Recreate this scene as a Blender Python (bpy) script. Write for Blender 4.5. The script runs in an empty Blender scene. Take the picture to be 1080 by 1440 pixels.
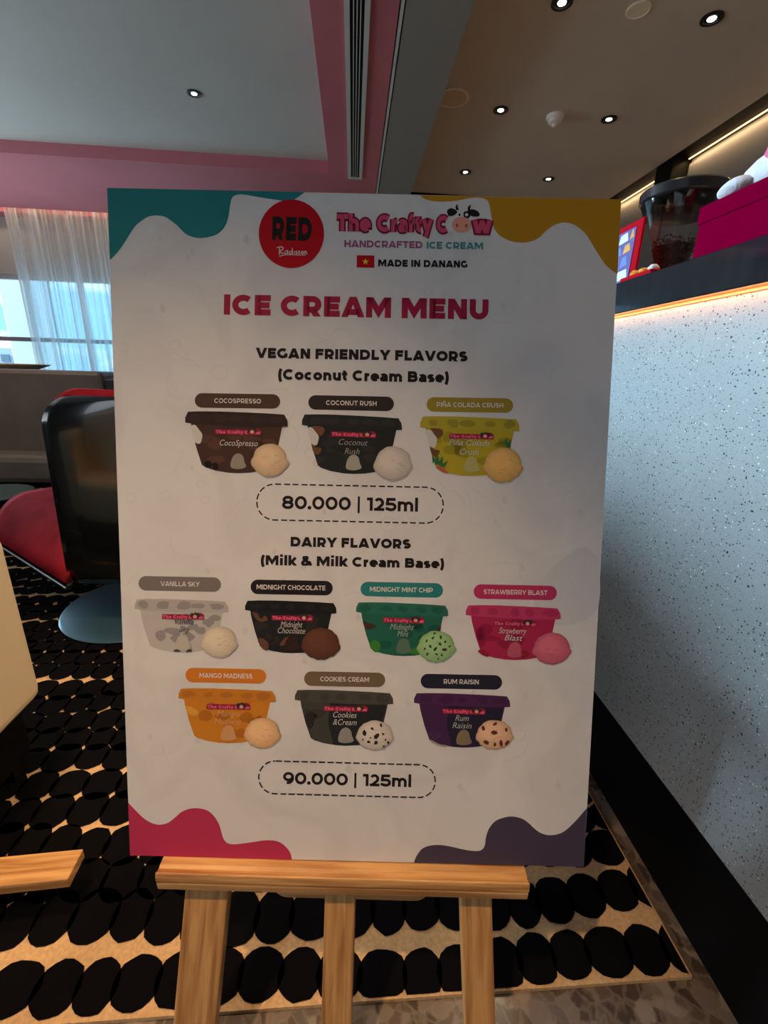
import bpy, bmesh, math, random
from mathutils import Vector, Matrix
random.seed(7)
SC = bpy.context.scene
COL = SC.collection
PI = math.pi
# ------------------------------------------------------------------ camera
FPX = 616.0                      # focal length in pixels of the 1080 x 1440 frame
EYE = Vector((0.0, 0.0, 1.0))
def cam_axes():
    Y = Vector((496-540, -(520-720), -FPX)).normalized()      # room depth direction in camera space
    r = math.radians(0.4)
    up = Vector((math.sin(r), math.cos(r), 0))
    Z = (up - Y*up.dot(Y)).normalized()
    X = Y.cross(Z)
    return Matrix((X, Y, Z))
M = cam_axes()
cd = bpy.data.cameras.new('camera'); cam = bpy.data.objects.new('camera', cd); COL.objects.link(cam)
cam.matrix_world = Matrix.Translation(EYE) @ M.to_4x4()
cd.sensor_fit = 'VERTICAL'; cd.sensor_height = 36.0; cd.lens = 36.0*FPX/1440.0
cd.clip_start = 0.02; cd.clip_end = 300
SC.camera = cam
# ------------------------------------------------------------------ world, sun, window and fill light, exposure
SC.view_settings.view_transform = 'Standard'; SC.view_settings.look = 'None'
SC.view_settings.gamma = 1.0; SC.view_settings.use_curve_mapping = False
SC.view_settings.exposure = 0.0
W = bpy.data.worlds.new('sky'); SC.world = W; W.use_nodes = True
nt = W.node_tree; nt.nodes.clear()
wo = nt.nodes.new('ShaderNodeOutputWorld'); bg = nt.nodes.new('ShaderNodeBackground')
tc = nt.nodes.new('ShaderNodeTexCoord'); mp = nt.nodes.new('ShaderNodeMapping'); nz = nt.nodes.new('ShaderNodeTexNoise'); cr = nt.nodes.new('ShaderNodeValToRGB')
mp.inputs['Scale'].default_value = (2.2, 2.2, 7.0); nz.inputs['Scale'].default_value = 2.2; nz.inputs['Detail'].default_value = 6
cr.color_ramp.elements[0].position = 0.47; cr.color_ramp.elements[0].color = (0.22, 0.48, 0.80, 1)
cr.color_ramp.elements[1].position = 0.70; cr.color_ramp.elements[1].color = (0.92, 0.98, 1.0, 1)
nt.links.new(tc.outputs['Generated'], mp.inputs[0]); nt.links.new(mp.outputs[0], nz.inputs['Vector'])
nt.links.new(nz.outputs[0], cr.inputs[0]); nt.links.new(cr.outputs[0], bg.inputs[0]); nt.links.new(bg.outputs[0], wo.inputs[0])
bg.inputs[1].default_value = 2.7
def lamp(name, kind, loc, target, power, color, **kw):
    l = bpy.data.lights.new(name, kind); l.energy = power; l.color = color
    for k, v in kw.items(): setattr(l, k, v)
    o = bpy.data.objects.new(name, l); COL.objects.link(o); o.location = loc
    o.rotation_euler = (Vector(target)-Vector(loc)).to_track_quat('-Z', 'Y').to_euler()
    return o
lamp('sun_lamp', 'SUN', (-20, 2, 12), (0, 8, 0), 9.0, (1, 0.97, 0.92), angle=0.01)
# daylight from the glazed left side of the room (beyond the frame)
lamp('side_window_light', 'AREA', (-5.3, 3.1, 1.5), (-2.3, 2.9, 4.0), 68, (0.79, 0.91, 0.97), shape='RECTANGLE', size=4.6, size_y=1.6, spread=math.radians(110))
# extra narrow blue beam from that side, added to light the bar front
lamp('far_side_window_light', 'AREA', (-5.2, 4.7, 1.65), (0.62, 0.85, 1.0), 21, (0.55, 0.82, 1.0), shape='RECTANGLE', size=1.6, size_y=1.6, spread=math.radians(26))
# cool fill added behind the camera to lift the board and ceiling
lamp('rear_fill_light', 'AREA', (-2.4, -3.3, 1.5), (0.0, 1.6, 2.2), 48, (0.80, 0.90, 1.0), shape='RECTANGLE', size=3.0, size_y=1.5)

def strip_lamp(name, loc, direction, along, length, width, power, color):
    l = bpy.data.lights.new(name, 'AREA'); l.energy = power; l.color = color; l.shape = 'RECTANGLE'; l.size = length; l.size_y = width
    o = bpy.data.objects.new(name, l); COL.objects.link(o)
    z = -Vector(direction).normalized(); x = Vector(along).normalized(); y = z.cross(x).normalized(); x = y.cross(z)
    o.matrix_world = Matrix.Translation(loc) @ Matrix((x, y, z)).transposed().to_4x4()
    return o
# ------------------------------------------------------------------ helpers
def ray(px, py): return M @ Vector((px-540, -(py-720), -FPX))
def on_plane(px, py, p0, n):
    r = ray(px, py); return EYE + r*((Vector(p0)-EYE).dot(n)/r.dot(n))
def srgb(h):
    h = h.lstrip('#'); c = [int(h[i:i+2], 16)/255 for i in (0, 2, 4)]
    return tuple((x/12.92 if x <= .04045 else ((x+.055)/1.055)**2.4) for x in c)+(1,)
MATS = {}
def mat(name, color, rough=.6, metal=0, bump=0, bscale=60, var=0, vscale=8, emit=0, spec=.5, coat=0, sheen=0, stretch=None):
    if name in MATS: return MATS[name]
    m = bpy.data.materials.new(name); m.use_nodes = True; t = m.node_tree; b = t.nodes['Principled BSDF']
    if isinstance(color, str): color = srgb(color)
    if len(color) == 3: color = tuple(color)+(1,)
    b.inputs['Base Color'].default_value = color; b.inputs['Roughness'].default_value = rough; b.inputs['Metallic'].default_value = metal
    b.inputs['Specular IOR Level'].default_value = spec; b.inputs['Coat Weight'].default_value = coat; b.inputs['Sheen Weight'].default_value = sheen
    if emit: b.inputs['Emission Color'].default_value = color; b.inputs['Emission Strength'].default_value = emit
    if var or bump:
        tc = t.nodes.new('ShaderNodeTexCoord'); mp = t.nodes.new('ShaderNodeMapping'); t.links.new(tc.outputs['Object'], mp.inputs[0])
        if stretch: mp.inputs['Scale'].default_value = stretch
    if var:
        n = t.nodes.new('ShaderNodeTexNoise'); n.inputs['Scale'].default_value = vscale; n.inputs['Detail'].default_value = 5
        r = t.nodes.new('ShaderNodeValToRGB'); r.color_ramp.elements[0].position = .35; r.color_ramp.elements[1].position = .65
        r.color_ramp.elements[0].color = tuple(c*(1-var) for c in color[:3])+(1,); r.color_ramp.elements[1].color = tuple(min(1, c*(1+var*.6)) for c in color[:3])+(1,)
        t.links.new(mp.outputs[0], n.inputs['Vector']); t.links.new(n.outputs[0], r.inputs[0]); t.links.new(r.outputs[0], b.inputs['Base Color'])
    if bump:
        n = t.nodes.new('ShaderNodeTexNoise'); n.inputs['Scale'].default_value = bscale; n.inputs['Detail'].default_value = 4
        bp = t.nodes.new('ShaderNodeBump'); bp.inputs['Strength'].default_value = bump; bp.inputs['Distance'].default_value = .004
        t.links.new(mp.outputs[0], n.inputs['Vector']); t.links.new(n.outputs[0], bp.inputs['Height']); t.links.new(bp.outputs[0], b.inputs['Normal'])
    MATS[name] = m; return m
def base_of(parent):
    v = Vector((0, 0, 0))
    while parent is not None: v = v+parent.location; parent = parent.parent
    return v
def obj(name, verts, faces, m, parent=None, smooth=False, kind=None, midx=None):
    off = base_of(parent)
    me = bpy.data.meshes.new(name); me.from_pydata([tuple(Vector(v)-off) for v in verts], [], faces)
    for x in (m if isinstance(m, (list, tuple)) else [m]): me.materials.append(x)
    if midx: me.polygons.foreach_set('material_index', midx)
    if smooth: me.polygons.foreach_set('use_smooth', [True]*len(me.polygons))
    me.update(); o = bpy.data.objects.new(name, me); COL.objects.link(o); o.parent = parent
    if kind: o['kind'] = kind
    return o
def tag(o, label, cat, group=None):
    o['label'] = label; o['category'] = cat
    if group: o['group'] = group
    return o
def thing(name, loc, label, cat, group=None):
    o = bpy.data.objects.new(name, None); o.empty_display_size = .05; COL.objects.link(o); o.location = loc
    return tag(o, label, cat, group)
def box_data(x0, x1, y0, y1, z0, z1):
    return ([(x0,y0,z0),(x1,y0,z0),(x1,y1,z0),(x0,y1,z0),(x0,y0,z1),(x1,y0,z1),(x1,y1,z1),(x0,y1,z1)],
            [(0,3,2,1),(4,5,6,7),(0,1,5,4),(1,2,6,5),(2,3,7,6),(3,0,4,7)])
def bevel(o, w=.004, seg=2):
    b = o.modifiers.new('bevel', 'BEVEL'); b.width = w; b.segments = seg; b.limit_method = 'ANGLE'; return o
def box(name, x0, x1, y0, y1, z0, z1, m, parent=None, bv=0, kind=None):
    v, f = box_data(x0, x1, y0, y1, z0, z1); o = obj(name, v, f, m, parent, kind=kind)
    if bv: bevel(o, bv)
    return o
def beam(name, a, b, w, d, m, parent=None, side=Vector((1, 0, 0)), bv=.003):
    """rectangular bar from a to b; w along side, d across"""
    a, b = Vector(a), Vector(b); ax = (b-a).normalized(); s = (side-ax*side.dot(ax)).normalized(); n = ax.cross(s)
    v = [p+s*(i*w/2)+n*(j*d/2) for p in (a, b) for i, j in ((-1,-1),(1,-1),(1,1),(-1,1))]
    f = [(0,1,2,3),(7,6,5,4),(0,4,5,1),(1,5,6,2),(2,6,7,3),(3,7,4,0)]
    o = obj(name, v, f, m, parent)
    if bv: bevel(o, bv)
    return o
def lathe(name, prof, m, parent=None, c=(0, 0, 0), n=48, smooth=True):
    v = []; f = []
    for r, z in prof:
        for k in range(n): v.append((c[0]+r*math.cos(2*PI*k/n), c[1]+r*math.sin(2*PI*k/n), c[2]+z))
    for i in range(len(prof)-1):
        for k in range(n):
            a = i*n+k; b = i*n+(k+1) % n; f.append((a, b, b+n, a+n))
    if prof[0][0] > 1e-5: f.append(tuple(reversed(range(n))))
    if prof[-1][0] > 1e-5: f.append(tuple(range((len(prof)-1)*n, len(prof)*n)))
    o = obj(name, v, f, m, parent, smooth)
    e = o.modifiers.new('edges', 'EDGE_SPLIT'); e.split_angle = math.radians(40)
    return o
def grid(name, fn, nu, nv, m, parent=None, thick=0, smooth=True, flip=False):
    v = [fn(i/nu, j/nv) for i in range(nu+1) for j in range(nv+1)]
    f = []
    for i in range(nu):
        for j in range(nv):
            a = i*(nv+1)+j; q = (a, a+1, a+nv+2, a+nv+1); f.append(q[::-1] if flip else q)
    o = obj(name, v, f, m, parent, smooth)
    if thick:
        s = o.modifiers.new('thickness', 'SOLIDIFY'); s.thickness = thick; s.offset = 0
    return o
def lump(name, c, r, m, parent=None, amp=.0, seed=0, rot=0):
    rnd = random.Random(seed); bm = bmesh.new(); bmesh.ops.create_icosphere(bm, subdivisions=3, radius=1)
    ph = [rnd.uniform(0, 6) for _ in range(6)]
    vs = []
    for v in bm.verts:
        k = 1+amp*(math.sin(3*v.co.x+ph[0])+math.sin(4*v.co.y+ph[1])+math.sin(5*v.co.z+ph[2]))
        x, y, z = v.co.x*r[0]*k, v.co.y*r[1]*k, v.co.z*r[2]*k
        vs.append((c[0]+x*math.cos(rot)-y*math.sin(rot), c[1]+x*math.sin(rot)+y*math.cos(rot), c[2]+z))
    fs = [tuple(v.index for v in f.verts) for f in bm.faces]; bm.free()
    return obj(name, vs, fs, m, parent, True)

# ------------------------------------------------------------------ materials of the room
m_pink = mat('pink_paint', (.60, .185, .235), .65, var=.06, vscale=1.5)
m_grey_ceiling = mat('grey_ceiling_paint', (.60, .63, .61), .8, var=.05, vscale=1.2)
m_brown_ceiling = mat('taupe_ceiling_paint', (.70, .61, .52), .75, var=.05, vscale=1.5)
m_soffit = mat('slate_soffit_paint', (.29, .31, .305), .6)
m_wall = mat('dark_grey_wall', (.20, .20, .20), .6, var=.08, vscale=3)
m_white = mat('white_frame_paint', (.75, .75, .75), .5)
m_black = mat('matte_black', (.003, .003, .0035), .6, spec=.15)
m_metal = mat('brushed_metal', (.62, .66, .66), .35, metal=.9)
m_alu = mat('pale_grille_metal', (.68, .74, .74), .5)

def breccia():
    m = bpy.data.materials.new('brown_breccia_marble'); m.use_nodes = True; t = m.node_tree; b = t.nodes['Principled BSDF']
    tc = t.nodes.new('ShaderNodeTexCoord'); n = t.nodes.new('ShaderNodeTexNoise'); n.inputs['Scale'].default_value = 22; n.inputs['Detail'].default_value = 6
    mx = t.nodes.new('ShaderNodeVectorMath'); mx.operation = 'MULTIPLY_ADD'; mx.inputs[1].default_value = (.055, .055, .055)
    t.links.new(tc.outputs['Object'], n.inputs['Vector']); t.links.new(n.outputs['Color'], mx.inputs[0]); t.links.new(tc.outputs['Object'], mx.inputs[2])
    v = t.nodes.new('ShaderNodeTexVoronoi'); v.inputs['Scale'].default_value = 42; t.links.new(mx.outputs[0], v.inputs['Vector'])
    r = t.nodes.new('ShaderNodeValToRGB'); r.color_ramp.interpolation = 'CONSTANT'
    els = r.color_ramp.elements; els[0].color = (.12, .088, .067, 1); els[1].position = .3; els[1].color = (.075, .055, .042, 1)
    e = els.new(.5); e.color = (.19, .155, .125, 1); e = els.new(.7); e.color = (.13, .11, .095, 1); e = els.new(.85); e.color = (.27, .23, .19, 1)
    sp = t.nodes.new('ShaderNodeSeparateColor'); t.links.new(v.outputs['Color'], sp.inputs[0]); t.links.new(sp.outputs[0], r.inputs[0])
    v2 = t.nodes.new('ShaderNodeTexVoronoi'); v2.feature = 'DISTANCE_TO_EDGE'; v2.inputs['Scale'].default_value = 42; t.links.new(mx.outputs[0], v2.inputs['Vector'])
    r2 = t.nodes.new('ShaderNodeValToRGB'); r2.color_ramp.elements[0].position = .0; r2.color_ramp.elements[1].position = .16; r2.color_ramp.elements[0].color = (.35, .35, .35, 1)
    t.links.new(v2.outputs[0], r2.inputs[0])
    mc = t.nodes.new('ShaderNodeMix'); mc.data_type = 'RGBA'; mc.inputs[6].default_value = (.22, .18, .14, 1)
    t.links.new(r2.outputs[0], mc.inputs[0]); t.links.new(r.outputs[0], mc.inputs[7]); t.links.new(mc.outputs[2], b.inputs['Base Color'])
    b.inputs['Roughness'].default_value = .22
    return m
def terrazzo():
    m = bpy.data.materials.new('grey_terrazzo'); m.use_nodes = True; t = m.node_tree; b = t.nodes['Principled BSDF']
    tc = t.nodes.new('ShaderNodeTexCoord'); L = t.links.new
    def specks(scale, size, keep, seed):
        mp = t.nodes.new('ShaderNodeMapping'); mp.inputs['Location'].default_value = (seed, seed*.7, seed*.3); mp.inputs['Scale'].default_value = (1, 1, 1.25); L(tc.outputs['Object'], mp.inputs[0])
        n = t.nodes.new('ShaderNodeTexNoise'); n.inputs['Scale'].default_value = scale*1.6; L(mp.outputs[0], n.inputs['Vector'])
        mx = t.nodes.new('ShaderNodeVectorMath'); mx.operation = 'MULTIPLY_ADD'; mx.inputs[1].default_value = (.6/scale,)*3; L(n.outputs['Color'], mx.inputs[0]); L(mp.outputs[0], mx.inputs[2])
        v = t.nodes.new('ShaderNodeTexVoronoi'); v.inputs['Scale'].default_value = scale; L(mx.outputs[0], v.inputs['Vector'])
        lt = t.nodes.new('ShaderNodeMath'); lt.operation = 'LESS_THAN'; lt.inputs[1].default_value = size; L(v.outputs['Distance'], lt.inputs[0])
        sp = t.nodes.new('ShaderNodeSeparateColor'); L(v.outputs['Color'], sp.inputs[0])
        l2 = t.nodes.new('ShaderNodeMath'); l2.operation = 'LESS_THAN'; l2.inputs[1].default_value = keep; L(sp.outputs[1], l2.inputs[0])
        mu = t.nodes.new('ShaderNodeMath'); mu.operation = 'MULTIPLY'; L(lt.outputs[0], mu.inputs[0]); L(l2.outputs[0], mu.inputs[1]); return mu.outputs[0]
    n = t.nodes.new('ShaderNodeTexNoise'); n.inputs['Scale'].default_value = 9; n.inputs['Detail'].default_value = 6; L(tc.outputs['Object'], n.inputs['Vector'])
    r = t.nodes.new('ShaderNodeValToRGB'); r.color_ramp.elements[0].color = (.37, .385, .39, 1); r.color_ramp.elements[1].color = (.46, .475, .48, 1); L(n.outputs[0], r.inputs[0])
    cur = r.outputs[0]
    for sc, sz, kp, sd, colr in ((330, .34, .30, 3, (.24, .26, .27, 1)), (170, .27, .30, 11, (.07, .085, .09, 1)), (95, .20, .13, 23, (.05, .07, .075, 1)), (190, .26, .08, 37, (.85, .9, .92, 1))):
        mc = t.nodes.new('ShaderNodeMix'); mc.data_type = 'RGBA'; L(specks(sc, sz, kp, sd), mc.inputs[0]); L(cur, mc.inputs[6]); mc.inputs[7].default_value = colr; cur = mc.outputs[2]
    L(cur, b.inputs['Base Color']); b.inputs['Roughness'].default_value = .14
    return m
def wood():
    m = bpy.data.materials.new('varnished_pine'); m.use_nodes = True; t = m.node_tree; b = t.nodes['Principled BSDF']; L = t.links.new
    tc = t.nodes.new('ShaderNodeTexCoord'); at = t.nodes.new('ShaderNodeAttribute'); at.attribute_name = 'grain'
    w = t.nodes.new('ShaderNodeTexNoise'); w.inputs['Scale'].default_value = 1; w.inputs['Detail'].default_value = 4; w.inputs['Distortion'].default_value = .5
    L(at.outputs['Vector'], w.inputs['Vector'])
    r = t.nodes.new('ShaderNodeValToRGB'); e = r.color_ramp.elements; e[0].position = .35; e[0].color = (.38, .165, .05, 1); e[1].position = .62; e[1].color = (.66, .37, .14, 1)
    L(w.outputs[0], r.inputs[0]); L(r.outputs[0], b.inputs['Base Color']); b.inputs['Roughness'].default_value = .33
    return m
def grain(o, axis):
    """store stretched coordinates so that the grain runs along the piece"""
    ax = Vector(axis).normalized(); a = o.data.attributes.new('grain', 'FLOAT_VECTOR', 'POINT')
    off = random.uniform(0, 50)
    for i, v in enumerate(o.data.vertices):
        p = v.co; along = p.dot(ax); rest = p-ax*along
        a.data[i].vector = (rest.x*90+off, rest.y*90+rest.z*90, along*6)
    return o
m_breccia = breccia(); m_terrazzo = terrazzo(); m_wood = wood()

# ------------------------------------------------------------------ room shell
def struct(name, verts, faces, m, **k): return obj(name, verts, faces, m, kind='structure', **k)
def sbox(name, *a, **k): return box(name, *a, kind='structure', **k)
XL, XR, YB, YF = -5.6, 2.80, 6.3, -3.6
sbox('floor', XL, XR, YF, YB, -.06, 0, m_breccia)
sbox('wall_left', XL-.1, XL, YF, YB, 0, 2.95, m_wall)
sbox('wall_rear', XL, XR, YF-.1, YF, 0, 2.95, m_wall)
sbox('wall_right', XR, XR+.1, YF, YB, 0, 2.95, m_wall)
# back wall with a long glazed opening on the left
WX0, WX1, WZ0, WZ1 = -5.4, -1.2, .45, 1.99
wv = []; wf = []
for a in ((XL, WX0, 0, 2.95), (WX1, XR, 0, 2.95), (WX0, WX1, 0, WZ0), (WX0, WX1, WZ1, 2.95)):
    v, f = box_data(a[0], a[1], YB, YB+.12, a[2], a[3]); k = len(wv); wv += v; wf += [tuple(i+k for i in q) for q in f]
m_backwall = mat('pale_grey_wall', (.50, .53, .49), .8)
struct('wall_back', wv, wf, m_backwall)
# window frames, mullions and glass
win = obj('window_1', *[x for x in (lambda d: (d[0], d[1]))(box_data(WX0, WX1, YB+.03, YB+.09, WZ1-.05, WZ1))], m_white); win['kind'] = 'structure'
m_mull = mat('grey_mullion', (.30, .34, .37), .5)
box('sill', WX0, WX1, YB-.02, YB+.09, WZ0-.03, WZ0, m_white, win)
box('transom', WX0, WX1, YB+.04, YB+.08, 1.225, 1.275, m_mull, win)
for x in (WX0+.02, -4.62, -3.42, -2.3, WX1-.02): box('mullion', x-.025, x+.025, YB+.03, YB+.09, WZ0, WZ1-.05, m_white if x > -5 else m_mull, win)
m_glass = bpy.data.materials.new('window_glass'); m_glass.use_nodes = True; t = m_glass.node_tree; t.nodes.clear()
go = t.nodes.new('ShaderNodeOutputMaterial'); ga = t.nodes.new('ShaderNodeBsdfTransparent'); gb = t.nodes.new('ShaderNodeBsdfGlossy'); gm = t.nodes.new('ShaderNodeMixShader')
ga.inputs[0].default_value = (.86, .97, .98, 1); gb.inputs['Roughness'].default_value = .03; gm.inputs[0].default_value = .05
t.links.new(ga.outputs[0], gm.inputs[1]); t.links.new(gb.outputs[0], gm.inputs[2]); t.links.new(gm.outputs[0], go.inputs[0])
xs = [WX0+.045, -4.645, -4.595, -3.445, -3.395, -2.325, -2.275, WX1-.045]
for i in range(4): box('pane', xs[2*i], xs[2*i+1], YB+.055, YB+.063, WZ0, WZ1-.05, m_glass, win)

# ceiling pieces: pink dropped frame, grey coffer, slate soffit, taupe bay
ZP, ZC, ZB = 2.60, 2.69, 2.75
PX0, PX1, SX1 = -.21, .232, .535
YC = 4.50
YP = 5.93
sbox('ceiling', XL, PX0, YF, YC, ZC, ZC+.06, m_grey_ceiling)
def ceil(name, *a, **k): return sbox(name, *a, **k)
ceil('trim_1', XL, PX0, YC, YP, ZP, ZC+.06, m_pink)
ceil('trim_2', PX0, PX1-.03, YF, YP, ZP, ZC+.06, m_pink)
ceil('trim_3', PX1, SX1, YF, YP, ZP-.004, ZC+.12, m_soffit)
ceil('trim_4', PX1-.022, PX1-.008, YF, YP, ZP-.006, ZP+.03, m_alu)
ceil('trim_5', SX1, XR-.18, YF, 5.25, ZB, ZB+.06, m_brown_ceiling)
ceil('trim_6', SX1, XR, 5.25, YB, ZB-.03, ZB+.06, m_black)
ceil('trim_7', XR-.18, XR, YF, 5.25, ZB-.002, ZB+.05, m_black)
ceil('trim_8', XL, PX1, YP+.16, YB, ZP, ZC+.06, m_pink)
ceil('trim_9', XL, PX1, YP, YP+.16, ZC+.02, ZC+.06, m_white)
ceil('trim_11', XL-.1, XR+.1, YF-.1, YB+.12, 2.95, 3.05, m_wall)  # unseen roof slab added to stop sun leaking through ceiling gaps
# slot diffuser in the pink strip
gr = thing('slot_diffuser', (.0, 3.0, ZP-.004), 'long pale metal slot air diffuser set in the pink ceiling strip', 'air vent')
GX0, GX1, GY1 = -.052, .070, 4.56
box('backing', GX0+.004, GX1-.004, YF+.2, GY1-.01, ZP-.003, ZP-.001, m_black, gr)
for a, b in ((GX0, GX0+.026), (GX1-.026, GX1)): box('frame', a, b, YF+.2, GY1, ZP-.010, ZP-.001, m_alu, gr)
box('frame', GX0, GX1, GY1-.03, GY1, ZP-.011, ZP-.001, m_alu, gr)
for x in (-.008, .009, .026): box('blade', x-.0025, x+.0025, YF+.2, GY1-.03, ZP-.009, ZP-.001, m_alu, gr)

# back bar wall panels with glowing cove
m_led = mat('warm_led', (1.0, .60, .28), emit=3)
m_panel = mat('grey_panel', (.17, .17, .17), .5, var=.06, vscale=2)
for i, (y0, y1, xx) in enumerate(((4.42, 5.22, XR-.02), (YF+.2, 4.16, XR-.03))):
    p = thing('wall_panel', (xx, (y0+y1)/2, 1.35), ['grey back bar panel left of the black gap, lit from its top', 'long grey back bar panel right of the black gap, lit from its top'][i], 'wall panel')
    n = 1 if i == 0 else 4
    for k in range(n):
        a = y0+(y1-y0)*k/n; b = y0+(y1-y0)*(k+1)/n
        box('board', xx, XR, a+.003, b-.003, .0, ZB-.05, m_panel, p)
    box('light_strip', xx-.016, xx-.006, y0, y1, ZB-.016, ZB-.010, m_led, p)
    strip_lamp('cove_light', (xx-.030, (y0+y1)/2, ZB-.020), (.35, 0, -1), (0, 1, 0), y1-y0, .012, 2.6*(y1-y0), (1, .62, .30))
box_gap = sbox('trim_10', XR-.16, XR, 4.18, 4.40, 2.55, ZB, m_black)

# ------------------------------------------------------------------ ceiling fittings
m_lamp = mat('lamp_face', (1.0, .86, .68), emit=14)
m_dring = mat('dark_ring', (.03, .028, .026), .35, metal=.6)
def downlight(x, y, z, label, power, group=None, r=.052, aim=None, size=100, blend=.6, color=(1, .70, .42)):
    t = thing('recessed_downlight', (x, y, z), label, 'ceiling light', group)
    lathe('ring', [(r*1.0, 0), (r*1.0, -.006), (r*.72, -.007), (r*.66, -.001)], m_dring, t, (x, y, z), 28)
    lathe('reflector', [(r*.66, -.0015), (r*.5, -.002), (r*.34, -.0025)], m_black, t, (x, y, z), 24)
    lathe('lens', [(r*.40, -.003), (r*.38, -.005), (.0, -.0055)], m_lamp, t, (x, y, z), 24)
    s = lamp('downlight_beam', 'SPOT', (x, y, z-.03), aim or (x, y, 0), power, color, spot_size=math.radians(size), spot_blend=blend, shadow_soft_size=.03)
    return t
k = 1.75/1.6
gl = 'recessed downlights in the taupe ceiling'
lbl = ['dark-ringed downlight cut by the top edge of the photo', 'dark-ringed downlight nearest the right edge of the photo at the top', 'middle-row downlight left of the smoke detector',
       'middle-row downlight right of the smoke detector', 'far-row downlight on the left, next to the slate soffit', 'far-row downlight on the right, nearer the glowing cove']
for i, (x, y) in enumerate(((.927, 2.52), (1.650, 2.53), (.927, 3.38), (1.650, 3.39), (.927, 4.30), (1.655, 4.33))):
    downlight(x*k, y*k, ZB, lbl[i], 36, gl)
for i, (x, y, lb) in enumerate(((1.012, 1.80, 'first downlight above the photo, over the bar front'), (1.80, 1.80, 'first downlight above the photo, over the back counter'), (1.012, .85, 'second downlight above the photo, over the bar front'), (1.80, .85, 'second downlight above the photo, over the back counter'))):
    if (x, y) == (1.80, 1.80): downlight(x, y, ZB, lb, 230, gl, aim=(-.85, .82, .35), size=24, blend=1.0, color=(1, .68, .38))  # beam turned aside and boosted as added fill for the armchair
    else: downlight(x, y, ZB, lb, 32, gl)
kc = (ZC-1)/1.6
downlight(-.991*kc, 3.451*kc, ZC, 'small bright downlight alone in the grey coffered ceiling', 16, r=.045)
# downlights of the coffer that hang out of frame, the last two added to brighten carpet, armchair and sofa
for x, y, tx, ty, pw, sz, lb in ((-.95, .95, -.85, .85, 120, 56, 'downlight above the photo, over the carpet left of the board'), (-.62, -.35, -.05, .40, 155, 34, 'downlight above the camera, aimed at the easel ledge'), (-.80, .10, -1.05, 1.0, 105, 34, 'downlight above the camera, added to brighten the carpet and armchair'), (-3.0, 2.9, -3.0, 3.5, 90, 90, 'downlight left of the photo, added to brighten the sofa')):
    downlight(x, y, ZC if x < PX0 else ZP, lb, pw, 'downlights above the camera', aim=(tx, ty, 0.08), size=sz, blend=1.0, color=(1, .62, .32))
# ceiling speakers and smoke detector
m_cream = mat('cream_plastic', (.95, .84, .68), .55)
m_mesh = mat('speaker_mesh', (.80, .60, .42), .7, bump=.4, bscale=900)
t = thing('ceiling_speaker', (1.287*k, 2.52*k, ZB), 'round cream ceiling speaker at the top between two downlights', 'speaker')
lathe('rim', [(.058, 0), (.058, -.006), (.050, -.008), (.048, -.004)], m_cream, t, (1.287*k, 2.52*k, ZB), 36)
lathe('grille', [(.048, -.0045), (.02, -.006), (0, -.0062)], m_cream, t, (1.287*k, 2.52*k, ZB), 36)
t = thing('ceiling_speaker', (.600*k, 3.29*k, ZB), 'round tan ceiling speaker partly hidden by the slate soffit', 'speaker')
lathe('rim', [(.112, 0), (.112, -.007), (.100, -.010), (.094, -.005)], m_cream, t, (.595*k, 3.29*k, ZB), 40)
lathe('grille', [(.094, -.0055), (.05, -.007), (0, -.0072)], m_mesh, t, (.595*k, 3.29*k, ZB), 40)
sx, sy = 1.295*k, 3.40*k
t = thing('smoke_detector', (sx, sy, ZB), 'white domed smoke detector on the taupe ceiling', 'smoke detector')
m_wplast = mat('white_plastic', (.95, .9, .85), .4)
lathe('base', [(.060, 0), (.060, -.016), (.054, -.024)], m_wplast, t, (sx, sy, ZB), 36)
lathe('dome', [(.046, -.024), (.044, -.040), (.032, -.050)], m_wplast, t, (sx, sy, ZB), 36)
lathe('sensor', [(.017, -.050), (.016, -.062), (.009, -.066)], m_cream, t, (sx, sy, ZB), 24)

# ------------------------------------------------------------------ outside
m_out = mat('white_render', (.85, .87, .88), .9)
o = tag(box('exterior_column', -4.93, -4.52, 7.1, 7.5, -1, 2.9, m_out, bv=.02), 'bright white column outside the window left of the curtain', 'column')
m_tower = mat('grey_tower_facade', (.35, .40, .46), .7)
tw = thing('tower_block', (-41.5, 58, -20), 'distant grey tower block seen low through the left window', 'building')
box('wall', -45, -38.6, 56, 62, -20, 2.2, m_tower, tw)
m_pane = mat('tower_window', (.12, .16, .2), .2)
for i in range(4):
    for j in range(5): box('window', -44.6+i*1.5, -43.7+i*1.5, 55.9, 56.0, -4.5+j*1.3, -3.7+j*1.3, m_pane, tw)
m_ground = mat('outdoor_ground', (.45, .5, .5), .9)
box('ground', -80, 80, 6.6, 200, -20.2, -20, m_ground, kind='structure')

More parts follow.
